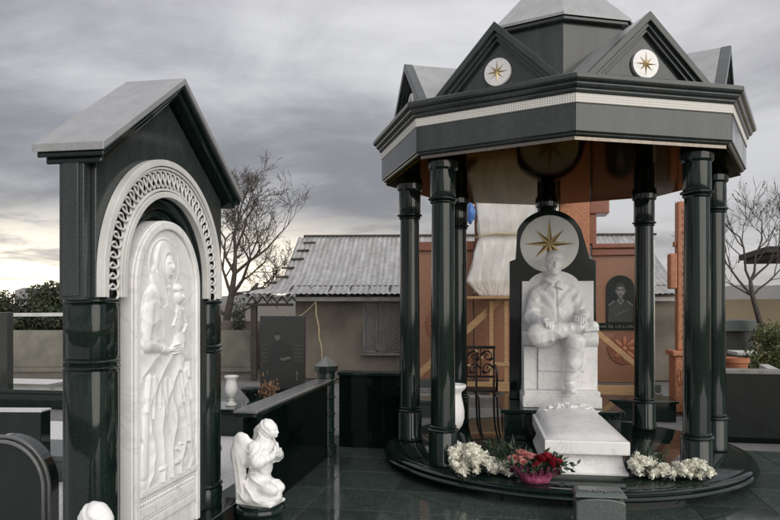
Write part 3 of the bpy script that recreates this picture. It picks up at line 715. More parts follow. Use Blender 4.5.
for i in range(15): a = i*2.4; head('rose', RR, bk, (.085+.095*sqrt(i/15)*cos(a), -.05+.065*sqrt(i/15)*sin(a), .235-.075*(i/15)+random.gauss(0, .008)), random.uniform(.85, 1.15))
for i in range(20): a = i*2.4; head('rose', RP, bk, (-.085+.125*sqrt(i/20)*cos(a), -.03+.075*sqrt(i/20)*sin(a), .250-.09*(i/20)+random.gauss(0, .01)), random.uniform(.85, 1.25))

# ================================================================== ICON MONUMENT (tall stele with relief)
ic = thing('icon_monument', 'tall black granite monument with gabled roof, white lattice arch and carved relief', 'monument', (0, 0, 0))
YC = 3.92; XF = -2.105
outl = [(3.19, .16), (3.19, 2.36), (YC, 2.88), (4.74, 2.36), (4.74, .16)]
MB().box(-2.42, -1.96, 3.06, 4.80, .0, .155).build('foot_slab', 'granite', ic, bevel=.008)
MB().prism(outl, YZ, -2.295, -2.215).build('back_slab', 'granite_fascia', ic, bevel=.005)
SPR = 1.755
hole = [(YC+.50, .16)]+[(YC+.50*cos(pi*k/32), SPR+.50*sin(pi*k/32)) for k in range(33)]+[(YC-.50, .16)]
MB().prism([(3.195, .158), (3.195, 2.357), (YC, 2.875), (4.735, 2.357), (4.735, .158)]+hole, YZ, -2.213, XF).build('front_slab', 'granite_fascia', ic, bevel=.005)
for y0, y1 in ((3.13, 3.187), (4.743, 4.80)):
    MB().box(-2.27, -2.13, y0, y1, 1.62, 2.34).box(-2.245, -2.155, y0-.012 if y0 < 4 else y1-.004, y0+.004 if y0 < 4 else y1+.012, 1.64, 2.32).build('pilaster', 'granite_fascia', ic, bevel=.005)
def ringp(r0, r1, z0, n=40):
    return [(YC+r1*cos(pi*k/n), z0+r1*sin(pi*k/n)) for k in range(n+1)]+[(YC-r0*cos(pi*k/n), z0+r0*sin(pi*k/n)) for k in range(n+1)]
def arch_band(r0, r1, x0, x1, name, matn, parent, bev=.003, zb=1.635):
    n = 40; outer = [(YC+r1, zb)]+[(YC+r1*cos(pi*k/n), SPR+r1*sin(pi*k/n)) for k in range(n+1)]+[(YC-r1, zb)]
    inner = [(YC-r0, zb)]+[(YC-r0*cos(pi*k/n), SPR+r0*sin(pi*k/n)) for k in range(n+1)]+[(YC+r0, zb)]
    # strip of quads so the bevel is clean
    m = MB(); k = len(outer); inn = inner[::-1]; vs = []
    for x in (x0, x1): vs += [(x, *p) for p in outer]+[(x, *p) for p in inn]
    fs = []
    for i in range(k-1):
        fs += [(i, i+1, k+i+1, k+i), (2*k+i, 3*k+i, 3*k+i+1, 2*k+i+1), (i, 2*k+i, 2*k+i+1, i+1), (k+i, k+i+1, 3*k+i+1, 3*k+i)]
    fs += [(0, k, 3*k, 2*k), (k-1, 2*k-1+0, 4*k-1, 3*k-1)]
    return m.add(vs, fs).build(name, matn, parent, bevel=bev)
ae = bpy.data.objects.new('arch', None); C.objects.link(ae); ae.parent = ic
arch_band(.688, .726, -2.104, -2.056, 'outer_band', 'marble_old', ae)
arch_band(.669, .683, -2.104, -2.064, 'outer_fillet', 'marble_old', ae)
arch_band(.541, .555, -2.104, -2.064, 'inner_fillet', 'marble_old', ae)
arch_band(.50, .535, -2.104, -2.060, 'inner_band', 'marble_old', ae)
arch_band(.5345, .6885, -2.104, -2.094, 'braid_ground', 'granite_black', ae, 0)
arch_band(.43, .499, -2.20, -2.12, 'inner_moulding', 'granite', ae, .012)
arch_band(.385, .429, -2.20, -2.15, 'inner_step', 'granite', ae, .008)
# interlaced chain of oval links
tot = pi*.612+2*(SPR-1.635); nl = 38; lk0 = None
for i in range(nl):
    s_ = tot*(i+.5)/nl; st0 = SPR-1.635
    if s_ < st0: y, z, an = YC-.612, 1.635+s_, pi/2
    elif s_ > st0+pi*.612: y, z, an = YC+.612, SPR-(s_-st0-pi*.612), -pi/2
    else: t = (s_-st0)/.612; y, z, an = YC-.612*cos(t), SPR+.612*sin(t), pi/2-t
    if lk0 is None:
        m = MB(); pts = [(.007*sin(2*a), .042*cos(a), .049*sin(a)) for a in [2*pi*k/22 for k in range(23)]]
        m.tube(pts, .0072, 6, False); lk0 = m.build('chain_link', 'marble_old', ae, smooth=True); q = lk0
    else: q = copy_of(lk0, ae)
    q.location = (-2.083, y, z); q.rotation_euler = (an, 0, 0)
# engaged columns with rings
def icon_column(y):
    c = bpy.data.objects.new('column', None); C.objects.link(c); c.parent = ic; c.location = (-2.185, y, 0)
    MB().lathe([(.122, .156), (.126, .17), (.126, .27), (.118, .285)], 40, ex=3.2).build('pedestal', 'granite', c, smooth=35)
    MB().lathe([(.11, .283)]+ring_prof(.114, .287, h=.032, d=.016)+[(.11, .322)], 40, ex=3.2).build('base_ring', 'granite', c, smooth=35)
    MB().lathe([(.112, .32), (.117, .335), (.117, 1.235), (.112, 1.25)], 40, ex=3.2).build('shaft', 'granite', c, smooth=35)
    MB().lathe([(.108, 1.249)]+ring_prof(.113, 1.252, h=.026, d=.014)+ring_prof(.113, 1.284, h=.026, d=.014)+[(.108, 1.312)], 40, ex=3.2).build('neck_ring', 'granite', c, smooth=35)
    MB().lathe([(.110, 1.31), (.117, 1.325), (.117, 1.585), (.110, 1.60)], 40, ex=3.2).build('drum', 'granite', c, smooth=35)
    MB().lathe([(.108, 1.599)]+ring_prof(.112, 1.602, h=.03, d=.015)+[(.10, 1.633)], 40, ex=3.2).build('top_ring', 'granite', c, smooth=35)
    return c
icon_column(3.285); icon_column(4.60)
# gable roof
re_ = bpy.data.objects.new('roof', None); C.objects.link(re_); re_.parent = ic
def chev(y0, y1, ze, zp, t):      # roof section: top line from eaves ze to peak zp, vertical thickness t
    return [(y0, ze), (YC+.02, zp), (y1, ze), (y1, ze-t), (YC+.02, zp-t), (y0, ze-t)]
MB().prism(chev(3.075, 4.865, 2.41, 3.005, .042), YZ, -2.385, -1.985).build('roof_slab', 'granite_roof_sheen', re_, bevel=.004)
MB().prism(chev(3.095, 4.845, 2.376, 2.972, .035), YZ, -2.372, -1.998).build('upper_moulding', 'granite', re_, bevel=.008)
MB().prism(chev(3.125, 4.815, 2.36, 2.946, .05), YZ, -2.345, -2.025).build('lower_moulding', 'granite', re_, bevel=.012)
# relief panel
RX = -2.05
rp = bpy.data.objects.new('relief_panel', None); C.objects.link(rp); rp.parent = ic
UC = 3.885; UH = .405
MB().prism(arch_poly(UC, UH, .158, 1.70, 40, .41), YZ, -2.205, RX-.022).build('slab', 'marble', rp, bevel=.006)
# raised border of the panel
n = 40; po = [(UC-UH+.004, .16)]+[(UC-(UH-.004)*cos(pi*k/n), 1.70+.406*sin(pi*k/n)) for k in range(n+1)]+[(UC+UH-.004, .16)]
pi_ = [(UC-UH+.055, .16)]+[(UC-(UH-.055)*cos(pi*k/n), 1.70+.355*sin(pi*k/n)) for k in range(n+1)]+[(UC+UH-.055, .16)]
m = MB(); k = len(po); vs = []
for x in (RX-.0225, RX): vs += [(x, *p) for p in po]+[(x, *p) for p in pi_]
fs = []
for i in range(k-1): fs += [(i, i+1, k+i+1, k+i), (2*k+i, 3*k+i, 3*k+i+1, 2*k+i+1), (i, 2*k+i, 2*k+i+1, i+1), (k+i, k+i+1, 3*k+i+1, 3*k+i)]
fs += [(0, k, 3*k, 2*k), (k-1, 3*k-1, 4*k-1, 2*k-1)]
m.add(vs, fs).build('border', 'marble', rp, bevel=.008)
MB().box(RX-.0222, RX+.004, UC-.35, UC+.35, .50, .535).build('ledge', 'marble', rp, bevel=.005)
MB().box(RX-.0222, RX-.004, UC-.35, UC+.35, .30, .3495).build('lower_ledge', 'marble', rp, bevel=.005)
m = MB()
for i in range(24):
    y = UC-.335+.67*(i+.5)/24; m.box(RX-.022, RX-.010, y-.009, y+.009, .375, .425); m.ell((RX-.014, y, .455), (.008, .011, .014), None, 8, 6)
m.box(RX-.022, RX-.009, UC-.345, UC+.345, .362, .370); m.box(RX-.022, RX-.009, UC-.345, UC+.345, .476, .484)
m.build('ornament_band', 'marble', rp)
# carved mother and child in low relief: one worked surface inside the border
FX = RX-.022; st_ = .0033
ug = np.arange(-.349, .3495, st_); zg = np.arange(.536, 2.055, st_); U0, Zg = np.meshgrid(ug, zg, indexing='ij'); U = U0*.90
rng = np.random.default_rng(3)
H = .0006*np.sin(61*U+13*np.sin(17*Zg))*np.sin(47*Zg+9*np.sin(23*U))
def smax(a, b, k): h = np.clip(.5+.5*(b-a)/k, 0, 1); return a*(1-h)+b*h+k*h*(1-h)
def dome(u, z, ru, rz, ht, ang=0, pw=.5):
    c, s_ = cos(ang), sin(ang); x = ((U-u)*c+(Zg-z)*s_)/ru; y = (-(U-u)*s_+(Zg-z)*c)/rz
    return ht*np.clip(1-x*x-y*y, 0, 1)**pw-np.where(x*x+y*y > 1, .02*(np.sqrt(x*x+y*y)-1), 0)
def ridge(p, q, r0, r1, ht):
    bx, bz = q[0]-p[0], q[1]-p[1]; t = np.clip(((U-p[0])*bx+(Zg-p[1])*bz)/(bx*bx+bz*bz), 0, 1)
    d = np.hypot(U-p[0]-bx*t, Zg-p[1]-bz*t)/(r0+(r1-r0)*t); return ht*np.sqrt(np.clip(1-d*d, 0, 1))-np.where(d > 1, .03*(d-1), 0)
def put(h, k=.004):
    global H
    H = smax(H, h, k)
def fold(ph, sharp=.8): return 1-2*np.abs(np.sin(ph))**sharp
# halos
put(np.where(np.hypot(U+.045, Zg-1.835) < .165, .0035, -.02), .0008); put(np.where(np.abs(np.hypot(U+.045, Zg-1.835)-.160) < .006, .006, -.02), .001)
put(np.where(np.hypot(U-.085, Zg-1.645) < .105, .0055, -.02), .0008)
# cloak
zk = [.54, .60, .80, 1.0, 1.2, 1.4, 1.55, 1.66, 1.72, 1.78]; cc = np.interp(Zg, zk, [.0, .0, -.015, -.03, -.035, -.075, -.09, -.075, -.06, -.05]); ww = np.interp(Zg, zk, [.315, .31, .295, .285, .28, .245, .215, .175, .12, .07])
ww = ww*(1+.03*np.sin(31*Zg)+.02*np.sin(67*Zg+1)); ww = np.maximum(ww*np.clip((1.80-Zg)*12, 0, 1)**.5, 1e-4); x = np.clip((U-cc)/ww, -3, 3)
body = .026*np.clip(1-np.abs(x)**2.6, 0, 1)**.5-np.where(np.abs(x) > 1, .03*(np.abs(x)-1), 0)
low = np.clip((1.22-Zg)*6, 0, 1); up = np.clip((Zg-1.22)*7, 0, 1)
f1 = fold(8.2*x+1.1*np.sin(5.5*Zg)+.7*np.sin(11*Zg+4*x)); f2 = fold(26*(U*.55+Zg*.62)+1.0*np.sin(8*U+6*Zg)); f3 = fold(24*(Zg*.85-U*.75)+1.2*np.sin(9*Zg))
mid = np.exp(-((Zg-1.12)/.14)**2)
body += np.where(np.abs(x) < .97, (.0075*f1*low*(1-.7*mid)+.0060*f2*up+.0075*f3*mid), 0)
put(body, .004)
# cloak edge hanging from the arm, turned hems
for k in range(5): put(ridge((-.23+.055*k, 1.17-.012*k), (-.265+.068*k, .98-.05*(k % 2)), .030, .008, .028-.001*k), .010)
for k in range(4): put(ridge((.06+.05*k, 1.19-.01*k), (.10+.045*k, 1.02-.04*(k % 2)), .024, .008, .027), .010)
put(ridge((-.25, 1.0), (-.27, .62), .03, .045, .022), .006); put(ridge((.21, 1.0), (.25, .63), .028, .04, .020), .006)
# veil, face
put(dome(-.060, 1.842, .108, .140, .027), .003); put(dome(-.11, 1.72, .085, .13, .026, .25), .006); put(dome(-.05, 1.705, .060, .055, .024), .005)
fu, fz = -.022, 1.825
cut = np.hypot((U-fu)/.073, (Zg-fz)/.098); H = np.where(cut < 1, np.minimum(H, .014+.012*cut**4), H)
face = dome(fu, fz, .063, .088, .034, -.08, .55); face += .0085*np.exp(-((U-fu-.014-.12*(fz+.015-Zg))/.0085)**2)*np.clip((fz+.034-Zg)*40, 0, 1)*np.clip((Zg-fz+.030)*40, 0, 1)
for eu in (fu-.016, fu+.036): face -= .0070*np.exp(-((U-eu)/.016)**2-((Zg-fz-.014)/.010)**2); face += .0036*np.exp(-((U-eu)/.012)**2-((Zg-fz-.012)/.005)**2); face += .0022*np.exp(-((U-eu)/.018)**2-((Zg-fz-.030)/.004)**2)
face += .0042*np.exp(-((U-fu-.014)/.016)**2-((Zg-fz+.044)/.006)**2)-.0030*np.exp(-((U-fu-.014)/.018)**2-((Zg-fz+.056)/.005)**2)
put(face, .0012)
vl = (np.hypot((U+.060)/.106, (Zg-1.842)/.138) < 1) & (cut > 1.02)
H += np.where(vl, .0032*fold(46*(np.hypot(U-fu, (Zg-fz)*.75))+.3), 0)
H += np.where((np.hypot((U+.12)/.09, (Zg-1.70)/.12) < 1) & (cut > 1.02), .003*fold(36*(U*.9+Zg*.35)), 0)
# child
put(dome(.080, 1.50, .075, .125, .034), .005); put(dome(.095, 1.36, .085, .095, .036), .006)
chd = dome(.080, 1.652, .056, .068, .044, 0, .6); chd += .007*np.exp(-((U-.093)/.008)**2-((Zg-1.645)/.016)**2)
for eu in (.073, .110): chd -= .0062*np.exp(-((U-eu)/.011)**2-((Zg-1.662)/.008)**2)
chd += .0022*np.exp(-((U-.092)/.012)**2-((Zg-1.625)/.004)**2); put(chd, .002); put(dome(.070, 1.695, .056, .036, .042), .003)
put(ridge((.125, 1.565), (.165, 1.47), .022, .018, .030), .006); put(ridge((.165, 1.47), (.125, 1.425), .017, .013, .034), .004); put(ridge((.045, 1.555), (.01, 1.47), .020, .016, .034), .005)
put(ridge((.10, 1.33), (.185, 1.25), .042, .030, .040), .004); put(ridge((.185, 1.25), (.19, 1.14), .026, .018, .034), .003); put(ridge((.05, 1.32), (.09, 1.19), .036, .022, .038), .004); put(ridge((.19, 1.13), (.225, 1.115), .016, .010, .030), .002)
H += np.where((np.hypot((U-.085)/.085, (Zg-1.43)/.17) < 1), .0022*fold(30*(Zg+.5*U)+2*np.sin(20*U)), 0)
# mother's arms and fingers
put(ridge((-.225, 1.56), (-.255, 1.37), .055, .050, .034), .006); put(ridge((-.25, 1.36), (-.06, 1.315), .048, .030, .038), .005); put(dome(-.02, 1.325, .042, .028, .043), .003)
for k in range(4): put(ridge((-.005, 1.347-.017*k), (.058, 1.352-.018*k), .0085, .0065, .046), .0015)
H += np.where(np.hypot((U+.20)/.11, (Zg-1.45)/.17) < 1, .0026*fold(34*(Zg*.8+U*.5)+1.5*np.sin(18*U)), 0)
# feet on a small cushion of cloud
for k in range(7): put(dome(-.26+.087*k, .565+.018*(k % 2), .062, .045, .020), .006)
put(dome(-.09, .615, .06, .026, .032), .003); put(dome(.07, .615, .06, .026, .032), .003)
for k in range(4): put(ridge((.05+.045*k, .70+.022*(k % 2)), (.085+.045*k, .675+.03*(k % 2)), .014, .010, .028), .002)
H = np.maximum(H*1.25, .0008)
ins = np.where(Zg < 1.70, 1, ((U0/.349)**2+((Zg-1.70)/.354)**2) < 1).astype(bool)
nu, nz = U.shape; vs = np.stack([FX+H, UC+U0, Zg], -1).reshape(-1, 3)
q = np.arange(nu*nz).reshape(nu, nz); ok = ins[:-1, :-1] & ins[1:, :-1] & ins[1:, 1:] & ins[:-1, 1:]
fs = np.stack([q[:-1, :-1], q[1:, :-1], q[1:, 1:], q[:-1, 1:]], -1)[ok]
me = bpy.data.meshes.new('mother_and_child'); me.from_pydata(vs.tolist(), [], fs.tolist()); me.materials.append(MT['marble'])
me.polygons.foreach_set('use_smooth', [True]*len(me.polygons))
bm = bmesh.new(); bm.from_mesh(me); bmesh.ops.delete(bm, geom=[v for v in bm.verts if not v.link_faces], context='VERTS'); bm.to_mesh(me); bm.free()
o = bpy.data.objects.new('mother_and_child', me); C.objects.link(o); o.parent = rp

# ================================================================== KNEELING ANGELS
def angel(loc, rz, label, plabel):
    p = MB().lathe([(.165, 0), (.165, .05), (.155, .065), (.155, .12), (.17, .135), (.175, .155), (.165, .175), (.15, .18), (.15, .199)], 40).build('round_pedestal', 'granite', smooth=35, loc=(loc[0], loc[1], 0))
    tag(p, plabel, 'pedestal')
    B = Clay((-.21, -.205, -.01), (.21, .205, .63), .0042)
    ry = lambda a: Matrix.Rotation(radians(a), 3, 'Y')
    # robe over folded legs, spreading over the ground
    B.ell((.0, 0, .045), (.165, .125, .06), .02).ell((.085, -.045, .105), (.085, .055, .052), .03).ell((.085, .045, .105), (.085, .055, .052), .03).ell((-.06, 0, .075), (.085, .105, .075), .03)
    B.cap((-.025, 0, .12), (.005, 0, .26), .100, .074, .04).cap((.005, 0, .26), (.03, 0, .385), .074, .078, .03, flat=(1.05, .95, 1)).ell((.028, 0, .405), (.066, .105, .058), .03)
    B.press((-.20, -.17, .0), (.19, .17, .25), lambda X, Y, Z: .017*(.55-np.abs(np.sin(25*(Z+.45*X)+1.4*np.sin(15*X+6*Z)+6*np.abs(Y)))**.6))
    B.press((-.08, -.14, .20), (.12, .14, .34), lambda X, Y, Z: .007*np.sin(80*X+40*Z))
    B.cap((.04, 0, .43), (.062, 0, .49), .034, .032, .012)
    for s_ in (-1, 1):
        # folded wing with long feathers
        ox, oz = (.0, .0) if s_ < 0 else (.055, .035)
        yw = s_*.088; F_ = (1, 2.3, 1)
        B.cap((-.098+ox, yw, .435+oz), (-.112+ox, yw, .34+oz), .068, .066, .02, flat=F_); B.cap((-.112+ox, yw, .34+oz), (-.118+ox*.6, yw, .05), .066, .030, .02, flat=F_)
        B.cap((-.02, s_*.05, .40), (-.085+ox, s_*.080, .455+oz), .028, .030, .02)
        B.press((-.20, min(yw-.05, yw+.05), .03), (-.02+ox, max(yw-.05, yw+.05), .37), lambda X, Y, Z: .0045*(.6-np.abs(np.sin(80*(X+.12*Z)))**.6))
        B.press((-.20, min(yw-.05, yw+.05), .36), (-.02+ox, max(yw-.05, yw+.05), .53), lambda X, Y, Z: .0016*np.sin(90*(X-.3*Z))*np.sin(80*Z))
        # arms crossed over the breast in wide draped sleeves
        B.cap((.015, s_*.100, .405), (.060, s_*.128, .315), .044, .044, .02, fold=(.008, 105, 2.4)); B.cap((.060, s_*.126, .312), (.118, s_*.050, .338), .044, .027, .014, fold=(.008, 110, 2.4))
        B.cap((.050, s_*.120, .310), (.0, s_*.112, .235), .044, .018, .02, fold=(.009, 95, 1.6)); B.cap((.02, s_*.118, .33), (-.045, s_*.10, .28), .034, .016, .02)
        for k in range(4): B.cap((-.02+.012*k, s_*(.128+.006*k), .385-.036*k), (.062, s_*(.150+.002*k), .352-.022*k), .011, .008, .006)
        B.ell((.126, s_*.024, .352), (.018, .024, .028), .008)
        for k in range(4): B.cap((.138, s_*(.034-.013*k), .366), (.128, s_*(.016-.010*k), .404-.003*abs(k-1)), .0085, .007, .003)
        B.cap((.136, s_*.004, .345), (.124, s_*-.010, .374), .009, .007, .003)
        B.cap((-.11, s_*.05, .028), (-.140, s_*.045, .020), .028, .020, .015)
    # bowed head, wavy hair gathered at the nape
    R_ = ry(30)
    B.ell((.078, 0, .522), (.054, .047, .057), .008, R_).ell((.100, 0, .502), (.040, .035, .042), .012, R_).ell((.122, 0, .476), (.015, .016, .011), .010)
    for s_ in (-1, 1):
        B.ell((.134, s_*.018, .516), (.010, .010, .008), .005, cut=True); B.ell((.124, s_*.018, .513), (.008, .009, .006), .003); B.cap((.126, s_*.008, .530), (.116, s_*.032, .527), .006, .005, .005)
        B.ell((.110, s_*.026, .495), (.018, .014, .018), .012)
    B.cap((.130, 0, .524), (.142, 0, .501), .005, .008, .004).cap((.132, -.010, .487), (.132, .010, .487), .0045, .0045, .003)
    B.ell((.056, 0, .540), (.058, .056, .052), .006, R_).ell((.022, 0, .500), (.036, .040, .052), .02)
    B.press((-.03, -.08, .44), (.115, .08, .61), lambda X, Y, Z: .0032*np.sin(130*Z+150*X+2*np.sin(60*Y)))
    B.box((-.140, -.10, -.002), (.145, .10, .022), .008, .02)
    o = B.build('kneeling_angel', 'marble', loc=(loc[0], loc[1], .20), rot=(0, 0, rz))
    return tag(o, label, 'statue')
angel((-1.735, 4.57), radians(-12), 'white kneeling angel with folded wings between icon monument and granite side wall', 'round black pedestal under kneeling angel next to the side wall')
angel((-1.72, 2.53), radians(-8), 'white kneeling angel at the end of icon monument away from the side wall', 'round black pedestal under the angel farther from the side wall')

# ================================================================== GRANITE WALLS, POSTS
sw = thing('side_wall', 'low black granite wall with capping coloured pale for sky sheen running from icon monument to post', 'wall', (0, 0, 0))
MB().box(-1.97, -1.87, 4.83, 6.86, .0, .755).build('panel', 'granite_black', sw, bevel=.004)
MB().box(-2.00, -1.84, 4.76, 6.87, .756, .790).build('capping_moulding', 'granite', sw, bevel=.008)
MB().box(-2.015, -1.825, 4.74, 6.87, .791, .815).build('capping', 'granite_edge_sheen', sw, bevel=.008)
po_ = thing('corner_post', 'round black granite post with pyramid cap at end of side wall', 'post', (-1.92, 6.99, 0))
MB().lathe([(.105, 0), (.11, .02), (.11, .10), (.095, .12)], 36).build('foot', 'granite', po_, smooth=35)
MB().lathe([(.085, .12), (.085, .78)], 36).build('shaft', 'granite', po_, smooth=35)
MB().lathe(ring_prof(.088, .779, h=.03, d=.02)+[(.09, .81), (.09, .87), (.098, .875), (.10, .89)], 36).build('neck', 'granite', po_, smooth=35)
MB().prism([(.125*cos(pi/8+pi/4*i), .125*sin(pi/8+pi/4*i)) for i in range(8)], XY, .891, .945).build('cap', 'granite', po_, bevel=.006)
m = MB(); m.add([(.125*cos(pi/8+pi/4*i), .125*sin(pi/8+pi/4*i), .946) for i in range(8)]+[(0, 0, 1.05)], [tuple(range(7, -1, -1))]+[(i, (i+1) % 8, 8) for i in range(8)]).build('cap_top', 'granite_edge_sheen', po_)
for zc in (.25, .42, .6, .74):
    m = MB().lathe(ring_prof(.085, zc, h=.03, d=.012), 32, cap=False).build('ring', 'granite', po_, smooth=True)
bw = thing('rear_wall', 'low black granite wall panel between corner post and round platform', 'wall', (0, 0, 0))
MB().box(-1.885, -1.12, 7.40, 7.50, .0, .80).build('panel', 'granite_black', bw, bevel=.004)
MB().box(-1.90, -1.105, 7.375, 7.525, .801, .845).build('capping', 'granite', bw, bevel=.01)
rw = thing('right_wall', 'low black granite wall with light capping right of round platform', 'wall', (0, 0, 0))
MB().box(2.38, 5.4, 8.36, 8.48, .0, .80).build('panel', 'granite_black', rw, bevel=.004)
MB().box(2.36, 5.42, 8.32, 8.52, .801, .85).build('capping', 'concrete', rw, bevel=.008)

# ================================================================== GRAVES ON THE LEFT
gs = thing('arched_headstone', 'black rounded headstone with grooved rim beside icon monument', 'headstone', (-3.06, 3.70, 0), radians(12))
pol = [(-.28, .16)]+[(-.28*cos(pi*k/28), .47+.315*sin(pi*k/28)) for k in range(29)]+[(.28, .16)]
MB().prism(pol, XZ, 0, .13).build('slab', 'granite', gs, bevel=.012)
for q, rr in ((-.02, 1.03), (-.045, .95)):
    m = MB(); k_ = 30; vs = []
    pts = [(-.275*rr*cos(pi*k/28), q, .47+.31*rr*sin(pi*k/28)) for k in range(29)]
    MB().tube([(-.275*rr, q, .165)]+pts+[(.275*rr, q, .165)], .013, 8).build('rim_moulding', 'granite_edge_sheen', gs, smooth=True)
MB().box(-.34, .34, -.14, .25, 0, .159).build('base', 'granite', gs, bevel=.008)
hs = thing('square_headstone', 'black square headstone with thin painted highlight on its upper edge behind rounded headstone', 'headstone', (-4.40, 5.42, 0), radians(8))
MB().box(-.31, .31, -.08, .08, .10, .642).build('slab', 'granite', hs, bevel=.004); MB().box(-.315, .315, -.085, .085, .643, .657).build('edge_highlight', 'marble_old', hs); MB().box(-.40, .40, -.15, .15, 0, .0995).build('base', 'granite', hs, bevel=.006)  # the thin marble strip is a painted highlight on the slab's upper edge
o = MB().box(-5.6, -2.75, 5.50, 6.15, 0, .185).box(-5.62, -2.73, 5.48, 6.17, .1855, .235).build('grave_kerb', 'granite_grey', bevel=.008); tag(o, 'grey granite kerb slab lying across white gravel', 'kerb')
o = MB().box(-9.5, -4.4, 9.2, 9.85, 0, .24).box(-9.52, -4.38, 9.18, 9.87, .2405, .30).build('grave_border', 'granite', bevel=.008); tag(o, 'long low black granite border at far edge of the gravel', 'kerb')
hh = thing('dark_headstone', 'dark grey tall headstone at left edge before the concrete fence', 'headstone', (-9.1, 10.7, 0))
MB().box(-1.0, .38, -.08, .08, .15, 1.45).build('slab', 'granite_etch', hh, bevel=.008); MB().box(-1.1, .5, -.2, .2, 0, .1495).build('base', 'granite', hh, bevel=.008)
# low slab with vase
o = MB().box(-4.6, -2.62, 7.75, 8.32, 0, .28).box(-4.63, -2.59, 7.72, 8.35, .2805, .33).build('grave_slab', 'granite', bevel=.008); tag(o, 'low black granite slab carrying white vase and dark bowl', 'slab')
o = MB().lathe([(.07, 0), (.075, .02), (.04, .05), (.05, .08), (.12, .16), (.15, .20), (.15, .215), (.13, .21), (.09, .15)], 28).build('granite_bowl', 'granite', smooth=50, loc=(-3.18, 8.10, .332)); tag(o, 'dark granite flower bowl beside white vase', 'bowl')

# etched headstone with portrait
eh = thing('etched_headstone', 'dark upright headstone etched with a seated half-length portrait', 'headstone', (-3.46, 10.08, 0), radians(6))
MB().box(-.345, .345, -.06, .06, .30, 1.415).build('slab', 'granite_etch', eh, bevel=.004)
MB().box(-.42, .42, -.14, .14, .0, .2995).build('base', 'granite', eh, bevel=.006)
YE = -.0615
def flat(name, matn, parent, polys, y=YE, dy=.0012):
    m = MB()
    for i, p in enumerate(polys): m.prism(p, XZ, y-dy*.5, y+.0005)
    return m.build(name, matn, parent)
def ov(cx, cz, rx, rz, n=20): return [(cx+rx*cos(2*pi*i/n), cz+rz*sin(2*pi*i/n)) for i in range(n)]
pt = bpy.data.objects.new('portrait', None); C.objects.link(pt); pt.parent = eh
flat('jacket', 'etch_dark', pt, [[(-.22, .68), (-.20, .86), (-.13, .98), (-.05, 1.02), (.02, 1.01), (.11, .96), (.17, .84), (.16, .72), (.05, .66), (-.1, .65)]], YE, .001)
flat('face', 'etch_mid', pt, [ov(-.075, 1.10, .045, .062)], YE, .003); flat('hair', 'etch_dark', pt, [ov(-.075, 1.145, .048, .03)], YE, .005)
flat('hands', 'etch_mid', pt, [ov(.02, .75, .06, .022), ov(.09, .77, .05, .02)], YE, .004)
flat('etched_lines', 'etch_mid', pt, [[(-.32, z), (-.23, z), (-.23, z+.006), (-.32, z+.006)] for z in (.72, .78, .84, .90, .96)]+[[(.18, z), (.32, z), (.32, z+.006), (.18, z+.006)] for z in (.72, .78, .84, .90, .96)], YE, .002)
flat('etched_cross', 'etch_light', pt, [[(.23, .42), (.236, .42), (.236, .58), (.23, .58)], [(.205, .53), (.261, .53), (.261, .536), (.205, .536)]], YE, .002)
db = thing('dried_bouquet', 'bunch of dry orange-brown flowers in front of etched headstone', 'bouquet', (-2.95, 8.06, .332))
m = leaves(300, 0, 0, .10, .05, .04, .09, .05, .022, (0, 0, .5)); m.build('dry_leaves', 'dry_leaf', db, recalc=False)
m = MB()
for i in range(14): a = random.uniform(0, 6.28); m.tube([(0, 0, .0), (.03*cos(a), .03*sin(a), .12), (.07*cos(a), .05*sin(a), .24)], .004, 5)
m.build('stems', 'dark_wood', db)
MB().lathe([(.05, 0), (.06, .03), (.05, .10), (.06, .14)], 20).build('pot', 'granite', db, smooth=40)

# ================================================================== FENCE, STUCCO WALL
fc = thing('concrete_fence', 'weathered concrete panel fence below dark trees', 'fence', (-10.6, 14.4, 0), radians(10))
for i in range(5):
    x0 = -5.2+2.0*i
    MB().box(x0+.055, x0+1.945, -.03, .03, 0, .98).box(x0+.15, x0+1.85, -.045, -.0305, .12, .86).build('panel', 'fence_concrete', fc, bevel=.01)
    MB().box(x0-.05, x0+.05, -.06, .06, 0, 1.02).build('post', 'fence_concrete', fc, bevel=.01)
o = MB().box(-7.6, -4.62, 16.6, 16.85, 0, 1.16).build('stucco_wall', 'stucco', bevel=.02); tag(o, 'stained brown stucco garden wall behind bare tree trunk', 'wall')
o = MB().beam((-10.2, 11.6, 1.385), (-7.4, 12.3, 1.40), .10, .07).build('white_beam', 'white_paint', bevel=.006)
tag(o, 'pale horizontal steel bar on post before the evergreens', 'bar')
MB().beam((-7.6, 12.25, 0), (-7.6, 12.25, 1.362), .07, .07).build('post', 'white_paint', o)

# ================================================================== LONG HOUSE WITH METAL ROOF
ho = thing('metal_roof_house', 'low plastered house under a long corrugated metal roof', 'house', (-2.8, 14.25, 0), radians(7))
HX0, HX1 = -1.75, 6.6
MB().box(HX0, HX1, 0, .25, 0, 1.78).box(HX0, HX0+.25, .251, 4.2, 0, 1.78).box(HX1-.25, HX1, .251, 4.2, 0, 1.78).build('wall', 'plaster', ho)
MB().box(HX0-.9, HX0-.78, -.30, -.18, 0, 1.60).build('porch_post', 'dark_wood', ho)
